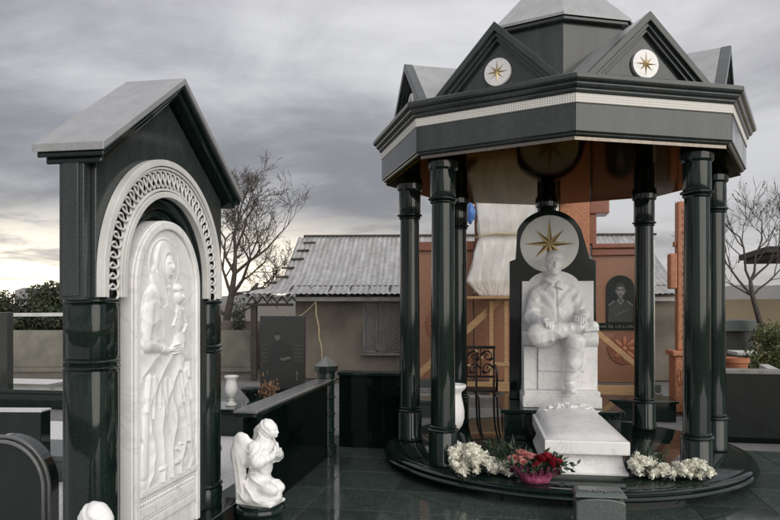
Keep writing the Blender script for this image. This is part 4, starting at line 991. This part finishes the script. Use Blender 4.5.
# corrugated roof sheets, flatter towards the eave
def roof_sheet(x0, x1, name, back=False):
    m = MB(); pit = .115; nseg = int((x1-x0)/pit*6); rows = [(-.62, 1.80), (-.1, 1.93), (.55, 2.19), (1.4, 2.68), (2.4, 3.26)]
    if back: rows = [(2.42, 3.255), (3.4, 2.7), (4.7, 1.95)]
    vs = []
    for yy, z in rows:
        for i in range(nseg+1):
            x = x0+(x1-x0)*i/nseg; ph = (i % 6); hgt = .017 if ph in (0, 1) else (.009 if ph in (2, 5) else 0)
            vs.append((x, yy, z+hgt))
    n = nseg+1
    m.add(vs, [(j*n+i, j*n+i+1, (j+1)*n+i+1, (j+1)*n+i) for j in range(len(rows)-1) for i in range(nseg)])
    return m.build(name, 'roof_metal', ho, recalc=False)
xs = [HX0-.35+1.05*i for i in range(9)]
for i in range(8): roof_sheet(xs[i]+.0, xs[i+1]+.03, 'roof_sheet')
for i in range(8): roof_sheet(xs[i], xs[i+1]+.03, 'roof_sheet', True)
# hipped left end with a ragged edge
m = MB(); rows = [(-.62, 1.80), (-.1, 1.93), (.55, 2.19), (1.4, 2.68), (2.4, 3.26)]; xe = [HX0-1.05, HX0-.62, HX0-.30, HX0-.10, HX0+.02]; vs = []
for (yy, z), x in zip(rows, xe):
    for i in range(13): vs.append((x+(HX0-.349-x)*i/12 if x < HX0-.349 else HX0-.349-.002*(12-i), yy, z+(.025 if i % 2 else 0)))
m.add(vs, [(j*13+i, j*13+i+1, (j+1)*13+i+1, (j+1)*13+i) for j in range(4) for i in range(12)])
m.add([(xe[0], -.62, 1.80), (xe[1], -.1, 1.93), (xe[2], .55, 2.19), (xe[3], 1.4, 2.68), (xe[4], 2.4, 3.26), (HX0-.9, 4.7, 1.95), (HX0-1.05, 2.4, 1.85)], [(0, 1, 6), (1, 2, 6), (2, 3, 6), (3, 4, 6), (4, 5, 6)]).build('hip_sheet', 'roof_metal', ho, recalc=False)
MB().beam((HX0-.25, 2.41, 3.30), (HX1+.05, 2.41, 3.30), .10, .05).build('ridge_cap', 'dark_wood', ho)
for i, (yy, z, x) in enumerate(((-.5, 1.83, -1.02), (-.2, 1.93, -.78), (.15, 2.06, -.60), (.5, 2.2, -.42), (.9, 2.42, -.36), (1.3, 2.65, -.22), (1.7, 2.88, -.16), (2.1, 3.1, -.08))):
    MB().beam((HX0+x-.12, yy, z), (HX0+x+.16, yy, z+.012), .09, .04).build('batten_end', 'dark_wood', ho)
# eave: dark gap, rafters, pale board
m = MB()
for i in range(20):
    x = HX0-.9+i*.42; m = MB().beam((x, -.58, 1.77), (x, .3, 2.04), .05, .06).build('rafter', 'dark_wood', ho)
MB().box(HX0-.95, HX1, -.30, -.26, 1.66, 1.745).build('eave_board', 'white_paint', ho, bevel=.004)
MB().box(HX0-1.0, HX0+.0, -.34, -.22, 1.555, 1.615).build('porch_beam', 'dark_wood', ho)
for i in range(5):
    x = HX0-.95+.21*i; MB().beam((x, -.36, 1.62), (x+.105, -.36, 1.76), .025, .025).build('truss_bar', 'dark_wood', ho); MB().beam((x+.105, -.36, 1.76), (x+.21, -.36, 1.62), .025, .025).build('truss_bar', 'dark_wood', ho)
MB().box(HX0+.005, HX1, .02, .245, 1.781, 2.0).build('gable_board', 'dark_wood', ho)
# window with a sunburst grille
we = bpy.data.objects.new('window', None); C.objects.link(we); we.parent = ho
wx0, wx1, wz0, wz1 = -.27, .50, .58, 1.64
for a, b in (((wx0, wz0), (wx1, wz0)), ((wx0, wz1), (wx1, wz1)), ((wx0, wz0), (wx0, wz1)), ((wx1, wz0), (wx1, wz1)), ((wx0+.27, wz0), (wx0+.27, wz1))):
    MB().beam((a[0], -.015, a[1]), (b[0], -.015, b[1]), .045, .05, (0, 1, 0)).build('frame', 'concrete', we)
MB().box(wx0, wx1, -.008, -.002, wz0, wz1).build('pane', 'curtain', we)
MB().box(wx0-.05, wx1+.05, -.10, -.001, wz0-.07, wz0-.03).build('sill', 'concrete', we)
for i in range(11):
    a = radians(-2+9.3*i) ; cx, cz = wx0+.28, wz0+.03; d_ = (cos(a), sin(a)); ln = min((wx1-cx)/max(d_[0], .01), (wz1-cz)/max(d_[1], .01), 1.2)
    MB().beam((cx, -.055, cz), (cx+d_[0]*ln, -.055, cz+d_[1]*ln), .010, .010, (0, 1, 0)).build('grille_bar', 'concrete', we)
w2 = bpy.data.objects.new('window', None); C.objects.link(w2); w2.parent = ho
for a, b in (((5.15, .45), (5.15, 1.60)), ((5.75, .45), (5.75, 1.60)), ((5.15, 1.6), (5.75, 1.6)), ((5.15, .45), (5.75, .45))):
    MB().beam((a[0], -.015, a[1]), (b[0], -.015, b[1]), .06, .05, (0, 1, 0)).build('frame', 'white_paint', w2)
MB().box(5.15, 5.75, -.008, -.002, .45, 1.6).build('pane', 'glass', w2)
MB().tube([(.60, -.12, .0), (.60, -.12, 1.66)], .028, 10).build('drain_pipe', 'white_paint', ho, smooth=True)
o = MB().tube([(-4.05+.02*i+.012*sin(i), 13.95+.01*i, 1.72-.0*i) if i == 0 else (-4.02+.013*i+.012*sin(i*1.3), 13.72, 1.72-1.72*i/18) for i in range(19)], .016, 6).build('cable', 'cable', smooth=True); tag(o, 'pale yellow cable hanging down the plastered house wall', 'cable')
o = MB().tube([(-5.0+1.0*i/12, 13.78, 1.66-.34*sin(pi*i/12)) for i in range(13)], .011, 6).build('cable', 'cable', smooth=True); tag(o, 'thin cable sagging in a loop under the house eave', 'cable')

# ================================================================== RED GRANITE MEMORIAL UNDER CONSTRUCTION
rm = thing('red_memorial', 'red granite memorial wall with portrait, still wrapped and scaffolded', 'memorial', (0, 0, 0))
RY = 11.75
MB().box(-1.60, -.62, RY, RY+.35, .30, 2.52).build('left_panel', 'red_panel', rm, bevel=.006)
MB().box(-1.64, -.60, RY-.06, RY+.40, 2.521, 2.68).build('left_cornice', 'red_granite', rm, bevel=.015)
MB().box(1.36, 2.17, RY, RY+.35, .30, 2.40).build('right_panel', 'red_panel', rm, bevel=.006)
MB().box(1.34, 2.19, RY-.05, RY+.40, 2.401, 2.52).box(1.34, 2.21, RY-.09, RY+.42, 2.521, 2.60).build('right_cornice', 'red_granite', rm, bevel=.015)
MB().box(.82, 1.30, RY-.10, RY+.45, .30, 3.36).build('pillar', 'orange_stone', rm, bevel=.012)
MB().box(1.301, 1.42, RY-.02, RY+.40, 2.601, 3.10).box(1.301, 1.62, RY-.06, RY+.42, 3.101, 3.38).build('bracket', 'red_granite', rm, bevel=.012)
MB().box(-.60, .80, RY-.02, RY+.45, .30, 3.10).build('core', 'red_panel', rm, bevel=.01)
MB().box(-.75, 1.45, RY-.10, RY+.5, 3.381, 3.62).box(-.60, .81, RY-.05, RY+.46, 3.101, 3.38).build('top_beam', 'orange_stone', rm, bevel=.015)
MB().box(-2.05, 2.4, RY-.35, RY+.6, 0, .17).build('foundation', 'concrete', rm, bevel=.01)
MB().box(-2.05, 2.4, RY-.22, RY+.55, .171, .299).build('black_course', 'granite_grey', rm, bevel=.008)
def rosette(cx, cz, r, lab):
    e = bpy.data.objects.new('rosette', None); C.objects.link(e); e.parent = rm
    m = MB().prism(circ(r, cx, cz, 36), XZ, RY-.018, RY-.001); m.build('disc', 'red_granite', e, bevel=.005)
    m = MB()
    for k in range(8): a = k*pi/4; m.ell((cx+r*.5*cos(a), RY-.02, cz+r*.5*sin(a)), (r*.34, .012, r*.13), Matrix.Rotation(-a, 3, 'Y').to_quaternion(), 10, 6)
    m.ell((cx, RY-.02, cz), (r*.18, .02, r*.18), None, 10, 6); m.build('petals', 'orange_stone', e, smooth=True)
rosette(-1.10, 1.25, .34, ''); rosette(1.86, .86, .26, '')
MB().box(1.37, 2.20, RY-.055, RY-.001, 1.17, 1.285).build('inscription_ledge', 'granite', rm, bevel=.005)
m = MB(); x = 1.46
while x < 2.05:
    wd = random.choice((.018, .026, .030)); h0 = 1.205; h1 = 1.25
    m.box(x, x+.005, RY-.0565, RY-.0545, h0, h1)
    if random.random() < .6: m.box(x+wd-.005, x+wd, RY-.0565, RY-.0545, h0, h1)
    if random.random() < .7: zc = random.choice((h0, h1-.005, (h0+h1)/2)); m.box(x+.0052, x+wd-.0052, RY-.0565, RY-.0545, zc, zc+.005)
    x += wd+.014
    if random.random() < .12: x += .03
m.build('inscription', 'etch_light', rm)
# arched black portrait tablet
ptb = bpy.data.objects.new('portrait_tablet', None); C.objects.link(ptb); ptb.parent = rm
px_ = 1.80; YP = RY-.03
MB().prism(arch_poly(px_, .225, 1.287, 1.85, 24, .225), XZ, YP, RY-.001).build('tablet', 'granite', ptb, bevel=.005)
yf = YP-.001
flat('jacket', 'etch_dark', ptb, [[(px_-.20, 1.30), (px_-.19, 1.56), (px_-.10, 1.645), (px_, 1.66), (px_+.10, 1.645), (px_+.19, 1.56), (px_+.20, 1.30)]], yf, .001)
flat('hair', 'etch_dark', ptb, [ov(px_, 1.845, .080, .105)], yf, .0016); flat('ear', 'etch_mid', ptb, [ov(px_-.076, 1.81, .012, .026, 10), ov(px_+.076, 1.81, .012, .026, 10)], yf, .002)
flat('face', 'etch_mid', ptb, [ov(px_, 1.808, .068, .096), [(px_-.038, 1.655), (px_+.038, 1.655), (px_+.034, 1.74), (px_-.034, 1.74)]], yf, .003)
flat('face_light', 'etch_light', ptb, [ov(px_-.036, 1.79, .022, .034, 14), ov(px_+.034, 1.79, .024, .036, 14), ov(px_, 1.862, .048, .022, 14), ov(px_, 1.80, .011, .035, 10), ov(px_, 1.732, .028, .014, 12)], yf, .005)
flat('face_dark', 'etch_dark', ptb, [ov(px_-.028, 1.828, .015, .006, 10), ov(px_+.028, 1.828, .015, .006, 10), ov(px_-.03, 1.843, .020, .004, 10), ov(px_+.03, 1.843, .020, .004, 10), ov(px_, 1.760, .018, .003, 10), [(px_-.066, 1.87), (px_-.05, 1.90), (px_, 1.912), (px_+.05, 1.90), (px_+.066, 1.87), (px_+.03, 1.886), (px_-.03, 1.886)]], yf, .007)
flat('collar', 'etch_light', ptb, [[(px_-.06, 1.67), (px_-.045, 1.675), (px_+.004, 1.595), (px_-.006, 1.59)], [(px_+.06, 1.67), (px_+.045, 1.675), (px_-.004, 1.595), (px_+.006, 1.59)], [(px_-.19, 1.59), (px_-.10, 1.66), (px_-.095, 1.648), (px_-.19, 1.57)], [(px_+.19, 1.59), (px_+.10, 1.66), (px_+.095, 1.648), (px_+.19, 1.57)]], yf, .003)
MB().tube([(px_-.10+.024*i, yf-.002, 1.40+.012*i+.022*sin(i*2.4)) for i in range(11)], .0045, 5).build('signature', 'etch_light', ptb)
# plastic sheet wrapped round the top, tied with a rope
def sheet(name, rows, n, label, matn='plastic', cat='sheet', amp=.035):
    m = MB(); vs = []; rn = random.Random(4); R2 = []
    for a, b in zip(rows[:-1], rows[1:]):
        for q in range(6): R2.append(tuple(x+(y-x)*q/6 for x, y in zip(a, b)))
    R2.append(rows[-1]); waves = [(rn.uniform(2, 16), rn.uniform(-9, 9), rn.uniform(0, 6.28)) for _ in range(14)]
    for j, (z, xa, xb, ya, yb) in enumerate(R2):
        for i in range(n+1):
            t = i/n
            if t < .22: x, y = xa, yb+(ya-yb)*t/.22
            elif t < .78: x, y = xa+(xb-xa)*(t-.22)/.56, ya
            else: x, y = xb, ya+(yb-ya)*(t-.78)/.22
            wv = sum((1-abs(sin(p*x*1.6+q*z+r_+1.3*sin(3*z+2*x)))**.6)/(1+.12*abs(p)) for p, q, r_ in waves)/14
            tie = min(1, abs(z-2.74)/.12)*.8+.2
            vs.append((x+.02*sin(9*z+i)*tie*(1 if 0 < i < n else 0), y-amp*3.2*wv*tie, z+(.02*sin(i*.9) if j == len(R2)-1 else 0)))
    nn = n+1
    m.add(vs, [(j*nn+i, j*nn+i+1, (j+1)*nn+i+1, (j+1)*nn+i) for j in range(len(R2)-1) for i in range(n)])
    o = m.build(name, matn, smooth=True); sm = o.modifiers.new('thick', 'SOLIDIFY'); sm.thickness = .006; sm.offset = 1
    return tag(o, label, cat)
yA, yB = RY-.22, RY+.6
rows = [(3.40, -.54, .78, yA, yB), (3.0, -.53, .78, yA-.02, yB), (2.80, -.52, .78, yA, yB), (2.72, -.50, .78, yA+.03, yB), (2.5, -.56, .79, yA-.04, yB), (2.2, -.64, .60, yA-.10, yB), (1.98, -.70, .40, yA-.13, yB), (1.72, -.46, .06, yA-.08, RY-.1)]
sheet('plastic_sheet', rows, 90, 'white translucent plastic sheet wrapped around top of red memorial')
o = MB().tube([(-.56+1.38*i/12, yA-.055+.01*sin(i*2), 2.71+.03*sin(i*.7)+.012*i) for i in range(13)], .016, 6).build('rope', 'cable', smooth=True); tag(o, 'tan tie rope around the white plastic sheet', 'rope')
def crumple(name, c, r, label):
    m = MB(); m.ell((0, 0, 0), r, None, 18, 12); m.v = [(x*(1+.18*sin(z*60+y*40)), y*(1+.2*sin(x*55)), z*(1+.12*sin(x*70+1))) for x, y, z in m.v]
    return tag(m.build(name, 'blue_tarp', smooth=True, loc=c), label, 'tarp')
crumple('blue_tarp', (-.66, RY-.28, 3.12), (.09, .08, .17), 'crumpled blue tarp strip hanging beside the plastic sheet')
crumple('blue_tarp', (.86, RY-.24, 3.34), (.15, .09, .075), 'small crumpled blue tarp on top of orange pillar')
# timber
def plank(p, q, w_, h_, label, nm='plank'): return tag(MB().beam(p, q, w_, h_).build(nm, 'wood', bevel=.004), label, 'plank')
yq = RY-.42
plank((-1.55, yq, .38), (-.10, yq-.02, 1.72), .05, .11, 'long diagonal timber brace left of the stele')
plank((-.95, yq-.1, 1.70), (.15, yq-.1, 1.71), .30, .045, 'horizontal scaffold board under the plastic sheet')
plank((-.30, yq-.06, .0), (-.30, yq-.06, 1.66), .07, .06, 'upright scaffold timber below the horizontal board')
plank((-.06, yq-.08, .0), (-.06, yq-.08, 1.66), .08, .06, 'upright scaffold timber close to the black stele')
plank((1.38, yq, 1.14), (2.22, yq+.02, .42), .05, .085, 'diagonal timber brace across the rosette below the portrait')
plank((1.25, yq-.15, .235), (2.15, yq-.10, .235), .05, .16, 'wide pale board on edge below right memorial panel')
plank((-.75, yq-.2, .26), (.10, yq-.17, .26), .05, .15, 'wide pale board on edge behind the iron bench')
plank((-.32, yq-.13, .62), (.0, yq-.13, .62), .03, .06, 'short pale cross rail between two scaffold timbers')
o = MB().box(-2.1, 2.6, 10.55, 10.85, 0, .16).build('concrete_kerb', 'concrete', bevel=.01); tag(o, 'rough grey concrete kerb in front of red memorial', 'kerb')
o = MB().box(1.15, 2.2, 9.65, 10.1, 0, .26).box(1.12, 2.23, 9.62, 10.13, .2605, .30).build('granite_step', 'granite', bevel=.008); tag(o, 'black granite slab behind right rear column', 'slab')
o = MB().box(-1.75, -.95, 9.5, 9.95, 0, .20).box(-1.78, -.92, 9.47, 9.98, .2005, .25).build('granite_ledge', 'granite_grey', bevel=.008); tag(o, 'grey granite ledge seen between the two left columns', 'slab')
o = MB().tube([(2.26, 11.45, 0), (2.26, 11.45, 2.62)], .024, 10).build('white_pole', 'white_paint', smooth=True); tag(o, 'thin white pole at right edge of red memorial', 'pole')

# iron bench
ib = thing('iron_bench', 'ornate black wrought iron bench behind left columns', 'bench', (-.565, 9.30, .0), radians(4))
MB().box(-.38, .38, .16, .185, .98, 1.02).box(-.38, .38, .16, .185, .58, .61).build('back_rail', 'iron', ib)
m = MB()
for cx in (-.27, -.09, .09, .27):
    for cz, sg in ((.70, 1), (.88, -1)):
        pts = [(cx+sg*(.085-.005*i)*cos(i*.62), .172, cz+(.085-.005*i)*sin(i*.62)) for i in range(15)]; m.tube(pts, .010, 6)
        m.ell((cx+.045*sg, .165, cz+.05), (.035, .012, .018), Matrix.Rotation(.7*sg, 3, 'Y').to_quaternion(), 8, 6); m.ell((cx-.05*sg, .165, cz-.045), (.035, .012, .018), Matrix.Rotation(.7*sg, 3, 'Y').to_quaternion(), 8, 6)
    m.tube([(cx+.09, .172, .60), (cx+.09, .172, 1.0)], .008, 6)
m.build('scrollwork', 'iron', ib, smooth=True)
m = MB()
for cx, cz in ((-.2, .82), (.02, .75), (.2, .85), (.3, .72), (.12, .95)): m.ell((cx, .150, cz), (.03, .008, .014), Matrix.Rotation(cx*7, 3, 'Y').to_quaternion(), 8, 6)
m.build('gilt_leaves', 'gold', ib, smooth=True)
for i in range(5): MB().box(-.38, .38, -.26+.085*i, -.20+.085*i, .44, .46).build('seat_slat', 'iron', ib)
for xx in (-.36, -.12, .12, .36):
    MB().tube([(xx, .17, 1.0), (xx, .17, .5), (xx, .18, .25), (xx+.01, .24, .0)], .014, 8).build('rear_leg', 'iron', ib, smooth=True)
    MB().tube([(xx-.10, -.16, .44), (xx-.03, -.24, .44), (xx+.02, -.27, .36), (xx+.03, -.26, .15), (xx+.03, -.28, 0)], .013, 8).build('front_leg', 'iron', ib, smooth=True)
for xx in (-.38, .38): MB().tube([(xx, .17, .75), (xx, -.05, .73), (xx, -.24, .70), (xx, -.28, .62), (xx, -.24, .45)], .015, 8).build('arm', 'iron', ib, smooth=True)

# ================================================================== ORANGE STONE CROSS
cr = thing('stone_cross', 'carved orange stone cross on tall block base behind right columns', 'cross', (2.57, 10.6, 0))
MB().box(-.22, .22, -.2, .2, .0, .82).build('base_block', 'orange_stone', cr, bevel=.02)
MB().box(-.26, .26, -.24, .24, .821, .90).build('base_cap', 'orange_stone', cr, bevel=.02)
MB().box(-.16, .135, -.09, .09, .901, 3.08).build('shaft', 'orange_stone', cr, bevel=.02)
MB().box(-.265, -.161, -.095, .095, 1.80, 2.32).build('arm', 'orange_stone', cr, bevel=.02); MB().box(.136, .24, -.095, .095, 1.80, 2.32).build('arm', 'orange_stone', cr, bevel=.02)
MB().box(-.195, -.161, -.06, .06, 2.42, 2.50).build('shoulder_knob', 'orange_stone', cr, bevel=.012); MB().box(.136, .17, -.06, .06, 2.42, 2.50).build('shoulder_knob', 'orange_stone', cr, bevel=.012)
for ph in (0, 1, 2):
    MB().tube([(.085*sin(i*.42+ph*2.094), -.092-.004*cos(i*.84+ph), .97+.0205*i) for i in range(100)], .009, 5).build('carved_vine', 'orange_stone', cr, smooth=True)
for ph in (0, pi): MB().tube([(-.18+.36*i/40, -.203, .52+.12*sin(i*.5+ph)) for i in range(41)], .012, 5).build('carved_vine', 'orange_stone', cr, smooth=True)
o = MB().box(-.42, .42, -.42, .42, 0, .012).build('cross_slab', 'granite', loc=(2.57, 10.6, .01), bevel=.003); tag(o, 'thin black slab around foot of orange stone cross', 'slab'); cr.location.z = .0225

# ================================================================== RIGHT BACKGROUND
o = MB().box(4.3, 16, 17.8, 18.1, 0, 1.72).build('beige_wall', 'beige', bevel=.02); tag(o, 'long beige plastered wall in right background', 'wall')
sh_ = thing('dark_shed', 'small dark shed with pale flat roof before beige wall', 'shed', (4.75, 15.6, 0), radians(4))
MB().box(-.8, .42, 0, 1.2, 0, 1.02).build('walls', 'granite_etch', sh_, bevel=.01); MB().box(-.95, .5, -.15, 1.3, 1.021, 1.26).build('roof', 'granite_grey', sh_, bevel=.01); MB().box(-.62, -.42, -.03, -.001, .45, .95).build('door', 'white_paint', sh_)
for (x, y, hgt, lb) in ((3.95, 12.4, .62, 'black granite table with white top close to right columns'), (4.45, 13.3, .74, 'black granite table with pale edge near the bush')):
    t_ = thing('granite_table', lb, 'table', (x, y, 0)); MB().box(-.42, .36, -.25, .25, 0, hgt-.06).build('body', 'granite', t_, bevel=.008); MB().box(-.46, .40, -.29, .29, hgt-.0595, hgt).build('top', 'white_paint', t_, bevel=.008)
o = MB().lathe([(.10, 0), (.12, .02), (.15, .24), (.17, .25), (.17, .31), (.15, .31), (.13, .25)], 24).build('terracotta_pot', 'terracotta', smooth=40, loc=(3.02, 9.9, .56)); tag(o, 'terracotta flower pot just right of the columns', 'pot')
o = MB().box(2.75, 3.6, 9.55, 10.2, 0, .558).build('pot_stand', 'concrete', bevel=.01); tag(o, 'low concrete block under terracotta pot', 'block')
o = MB().beam((3.62, 9.75, .60), (3.95, 11.6, .60), .14, .10).beam((3.62, 9.75, .275), (3.95, 11.6, .275), .13, .545).build('white_kerb', 'white_paint', bevel=.008); tag(o, 'white kerb bordering the green bush', 'kerb')
pg = thing('dark_pavilion', 'dark flat-roofed open pavilion on posts beyond right tree', 'pavilion', (8.0, 17.2, 0), radians(-6))
MB().box(-2.35, 2.2, -1.4, 1.4, 2.72, 2.86).build('roof', 'dark_wood', pg, bevel=.01)
MB().box(-2.25, 2.1, -1.3, 1.3, 2.62, 2.719).build('roof_frame', 'dark_wood', pg)
for x in (-1.4, -.95, -.5, .6, 2.0): MB().box(x-.05, x+.05, -1.25, -1.15, 0, 2.619).build('post', 'dark_wood', pg)
MB().box(-1.75, 2.1, -1.30, -1.1, 1.84, 2.0).build('rail', 'white_paint', pg)

# ================================================================== TREES
def bare_tree(name, label, loc, trunk_pts, trunk_r, levels, seed, twig_len, spread, pods):
    rnd = random.Random(seed); t_ = thing(name, label, 'tree', loc)
    MB().tube(trunk_pts, trunk_r, 10).build('trunk', 'bark', t_, smooth=True)
    br = MB(); tw = MB(); pd = MB()
    def grow(p, d, ln, r, lev):
        pts = [p]; q = p; dd = d
        n = 4
        for i in range(n):
            dd = (dd+V((rnd.gauss(0, .16), rnd.gauss(0, .16), rnd.gauss(.05, .12)))).normalized(); q = q+dd*ln/n; pts.append(q)
        r = max(r, .0058)
        (br if lev < 3 else tw).tube(pts, [r*(1-.5*i/n) for i in range(n+1)], 7 if lev < 2 else (5 if lev < 3 else 3), False)
        if lev >= levels:
            if rnd.random() < pods:
                for _ in range(rnd.choice((1, 1, 2))):
                    c = pts[rnd.choice((2, 3, 4))]; s_ = rnd.uniform(.010, .020); pd.ell(c+V((rnd.gauss(0, .02), rnd.gauss(0, .02), -s_)), (s_*.8, s_*.8, s_*1.4), None, 5, 4)
            return
        nc = rnd.choice((3, 4, 4)) if lev < 4 else rnd.choice((2, 3, 3))
        for c in range(nc):
            i = rnd.choice((2, 3, 4)) if c else 4; b = pts[i]
            ax = V((rnd.gauss(0, 1), rnd.gauss(0, 1), rnd.gauss(0, .5))).normalized()
            nd = (dd+ax*spread*rnd.uniform(.6, 1.3)).normalized(); nd.z = nd.z*.9+.06; nd.normalize()
            grow(b, nd, ln*rnd.uniform(.58, .80), r*.5*(1 if i < 4 else 1), lev+1)
    return t_, br, tw, pd, grow, rnd
def finish(t_, br, tw, pd):
    br.build('branches', 'bark', t_, smooth=True, recalc=False)
    tw['kind'] if 0 else None
    o = tw.build('twigs', 'bark', t_, recalc=False); o['kind'] = 'stuff'
    if pd.v: o = pd.build('seed_pods', 'seed', t_, recalc=False); o['kind'] = 'stuff'
tp_ = [(0, 0, 0), (-.02, 0, .6), (.06, .02, 1.3), (.19, 0, 1.9), (.27, .02, 2.5), (.30, 0, 3.1)]
t_, br, tw, pd, grow, rnd = bare_tree('bare_tree', 'leafless tree with dark seed pods behind etched headstone', (-7.55, 17.4, 0), tp_, [.15, .12, .10, .085, .065, .045], 6, 11, .5, .74, .08)
for (b, d, ln, r) in ((tp_[2], (-.75, -.1, .55), 1.0, .055), (tp_[3], (.75, -.2, .55), 1.15, .06), (tp_[3], (-.55, .2, .75), 1.1, .05), (tp_[4], (.55, .1, .75), 1.15, .05), (tp_[5], (-.1, 0, 1), 1.05, .05), (tp_[5], (.35, -.1, .9), .95, .04), (tp_[4], (-.4, -.3, .85), 1.0, .045), (tp_[3], (.9, .1, .12), 1.05, .045), (tp_[2], (.8, .2, .25), .9, .04)):
    grow(V(b), V(d).normalized(), ln, r, 1)
finish(t_, br, tw, pd)
tp_ = [(0, 0, 0), (-.05, 0, .7), (-.20, .02, 1.4), (-.36, 0, 2.0), (-.40, .02, 2.35)]
LT = t_; LT.scale = (1.0, 1.0, .97); LT.location.x = -7.62
t_, br, tw, pd, grow, rnd = bare_tree('young_tree', 'slim leafless tree leaning over green bush', (5.25, 15.1, 0), tp_, [.085, .072, .062, .052, .042], 5, 21, .5, .55, .18)
for (b, d, ln, r) in ((tp_[3], (-.8, -.1, .9), .95, .034), (tp_[4], (.35, .1, 1), 1.1, .034), (tp_[4], (-.35, 0, 1), 1.1, .03), (tp_[4], (.8, 0, .8), .95, .028), (tp_[3], (.9, .1, .8), .9, .028), (tp_[3], (-.9, .2, .5), .7, .022)):
    grow(V(b), V(d).normalized(), ln, r, 1)
finish(t_, br, tw, pd)
t_.scale = (.9, .9, .88)
def leafy(name, label, loc, r, n, leaf, matn, seed, cat='tree', trunk=True, lobes=9):
    rnd = random.Random(seed); t_ = thing(name, label, cat, loc); m = MB()
    cs = [(V((rnd.gauss(0, .45)*r[0], rnd.gauss(0, .45)*r[1], r[2]*rnd.uniform(.25, 1.75))), rnd.uniform(.28, .55)) for _ in range(lobes)]
    for _ in range(n):
        c, s_ = rnd.choice(cs); d = V((rnd.gauss(0, 1), rnd.gauss(0, 1), rnd.gauss(0, 1))).normalized()*(rnd.random()**.4)
        p = c+V((d.x*r[0]*s_, d.y*r[1]*s_, d.z*r[2]*s_)); p.z = max(p.z, .02)
        a = V((rnd.gauss(0, 1), rnd.gauss(0, 1), rnd.gauss(0, 1))).normalized(); b = a.cross(V((rnd.gauss(0, 1), rnd.gauss(0, 1), rnd.gauss(0, 1)))).normalized(); l = leaf*rnd.uniform(.6, 1.4)
        m.add([p-a*l, p+b*l*.4, p+a*l, p-b*l*.4], [(0, 1, 2, 3)])
    m.build('crown', matn, t_, recalc=False)
    st_ = MB()
    for c, s_ in cs: st_.tube([(0, 0, 0), (c.x*.3, c.y*.3, c.z*.5), tuple(c)], [.05*r[2]*.6, .035*r[2]*.6, .012*r[2]*.6], 6)
    st_.build('trunk', 'bark', t_, smooth=True); return t_
for i, (x, y, rr, hgt, lb) in enumerate(((-24.2, 25.5, 1.9, 1.75, 'dark evergreen tree behind the dark grey headstone'), (-21.3, 25.8, 1.6, 1.95, 'dark evergreen tree with rounded top behind concrete fence'), (-19.3, 26.6, 1.3, 1.75, 'lower dark evergreen between two taller ones behind fence'), (-17.6, 26.2, 1.7, 2.1, 'tallest dark evergreen tree, next to icon monument'), (-15.4, 26.4, 1.6, 1.9, 'dark evergreen tree mostly hidden by icon monument'))):
    leafy('evergreen_tree', lb, (x, y, 0), (rr, rr, hgt*.62), 9000, .10, 'needle', 40+i, lobes=22)
leafy('green_bush', 'leafy yellow-green bush behind right wall capping', (4.25, 11.9, 0), (.75, .65, .66), 8500, .036, 'leaf', 77, 'bush', lobes=20)
leafy('conifer_bush', 'upright dull green conifer behind leafy bush', (5.45, 13.9, 0), (.42, .42, .95), 3600, .045, 'needle', 78, 'bush', lobes=18)
leafy('hedge_bush', 'dark twiggy shrub at foot of leafless tree trunk', (-6.75, 16.2, 0), (.45, .3, .85), 1500, .04, 'needle', 79, 'bush', lobes=12)
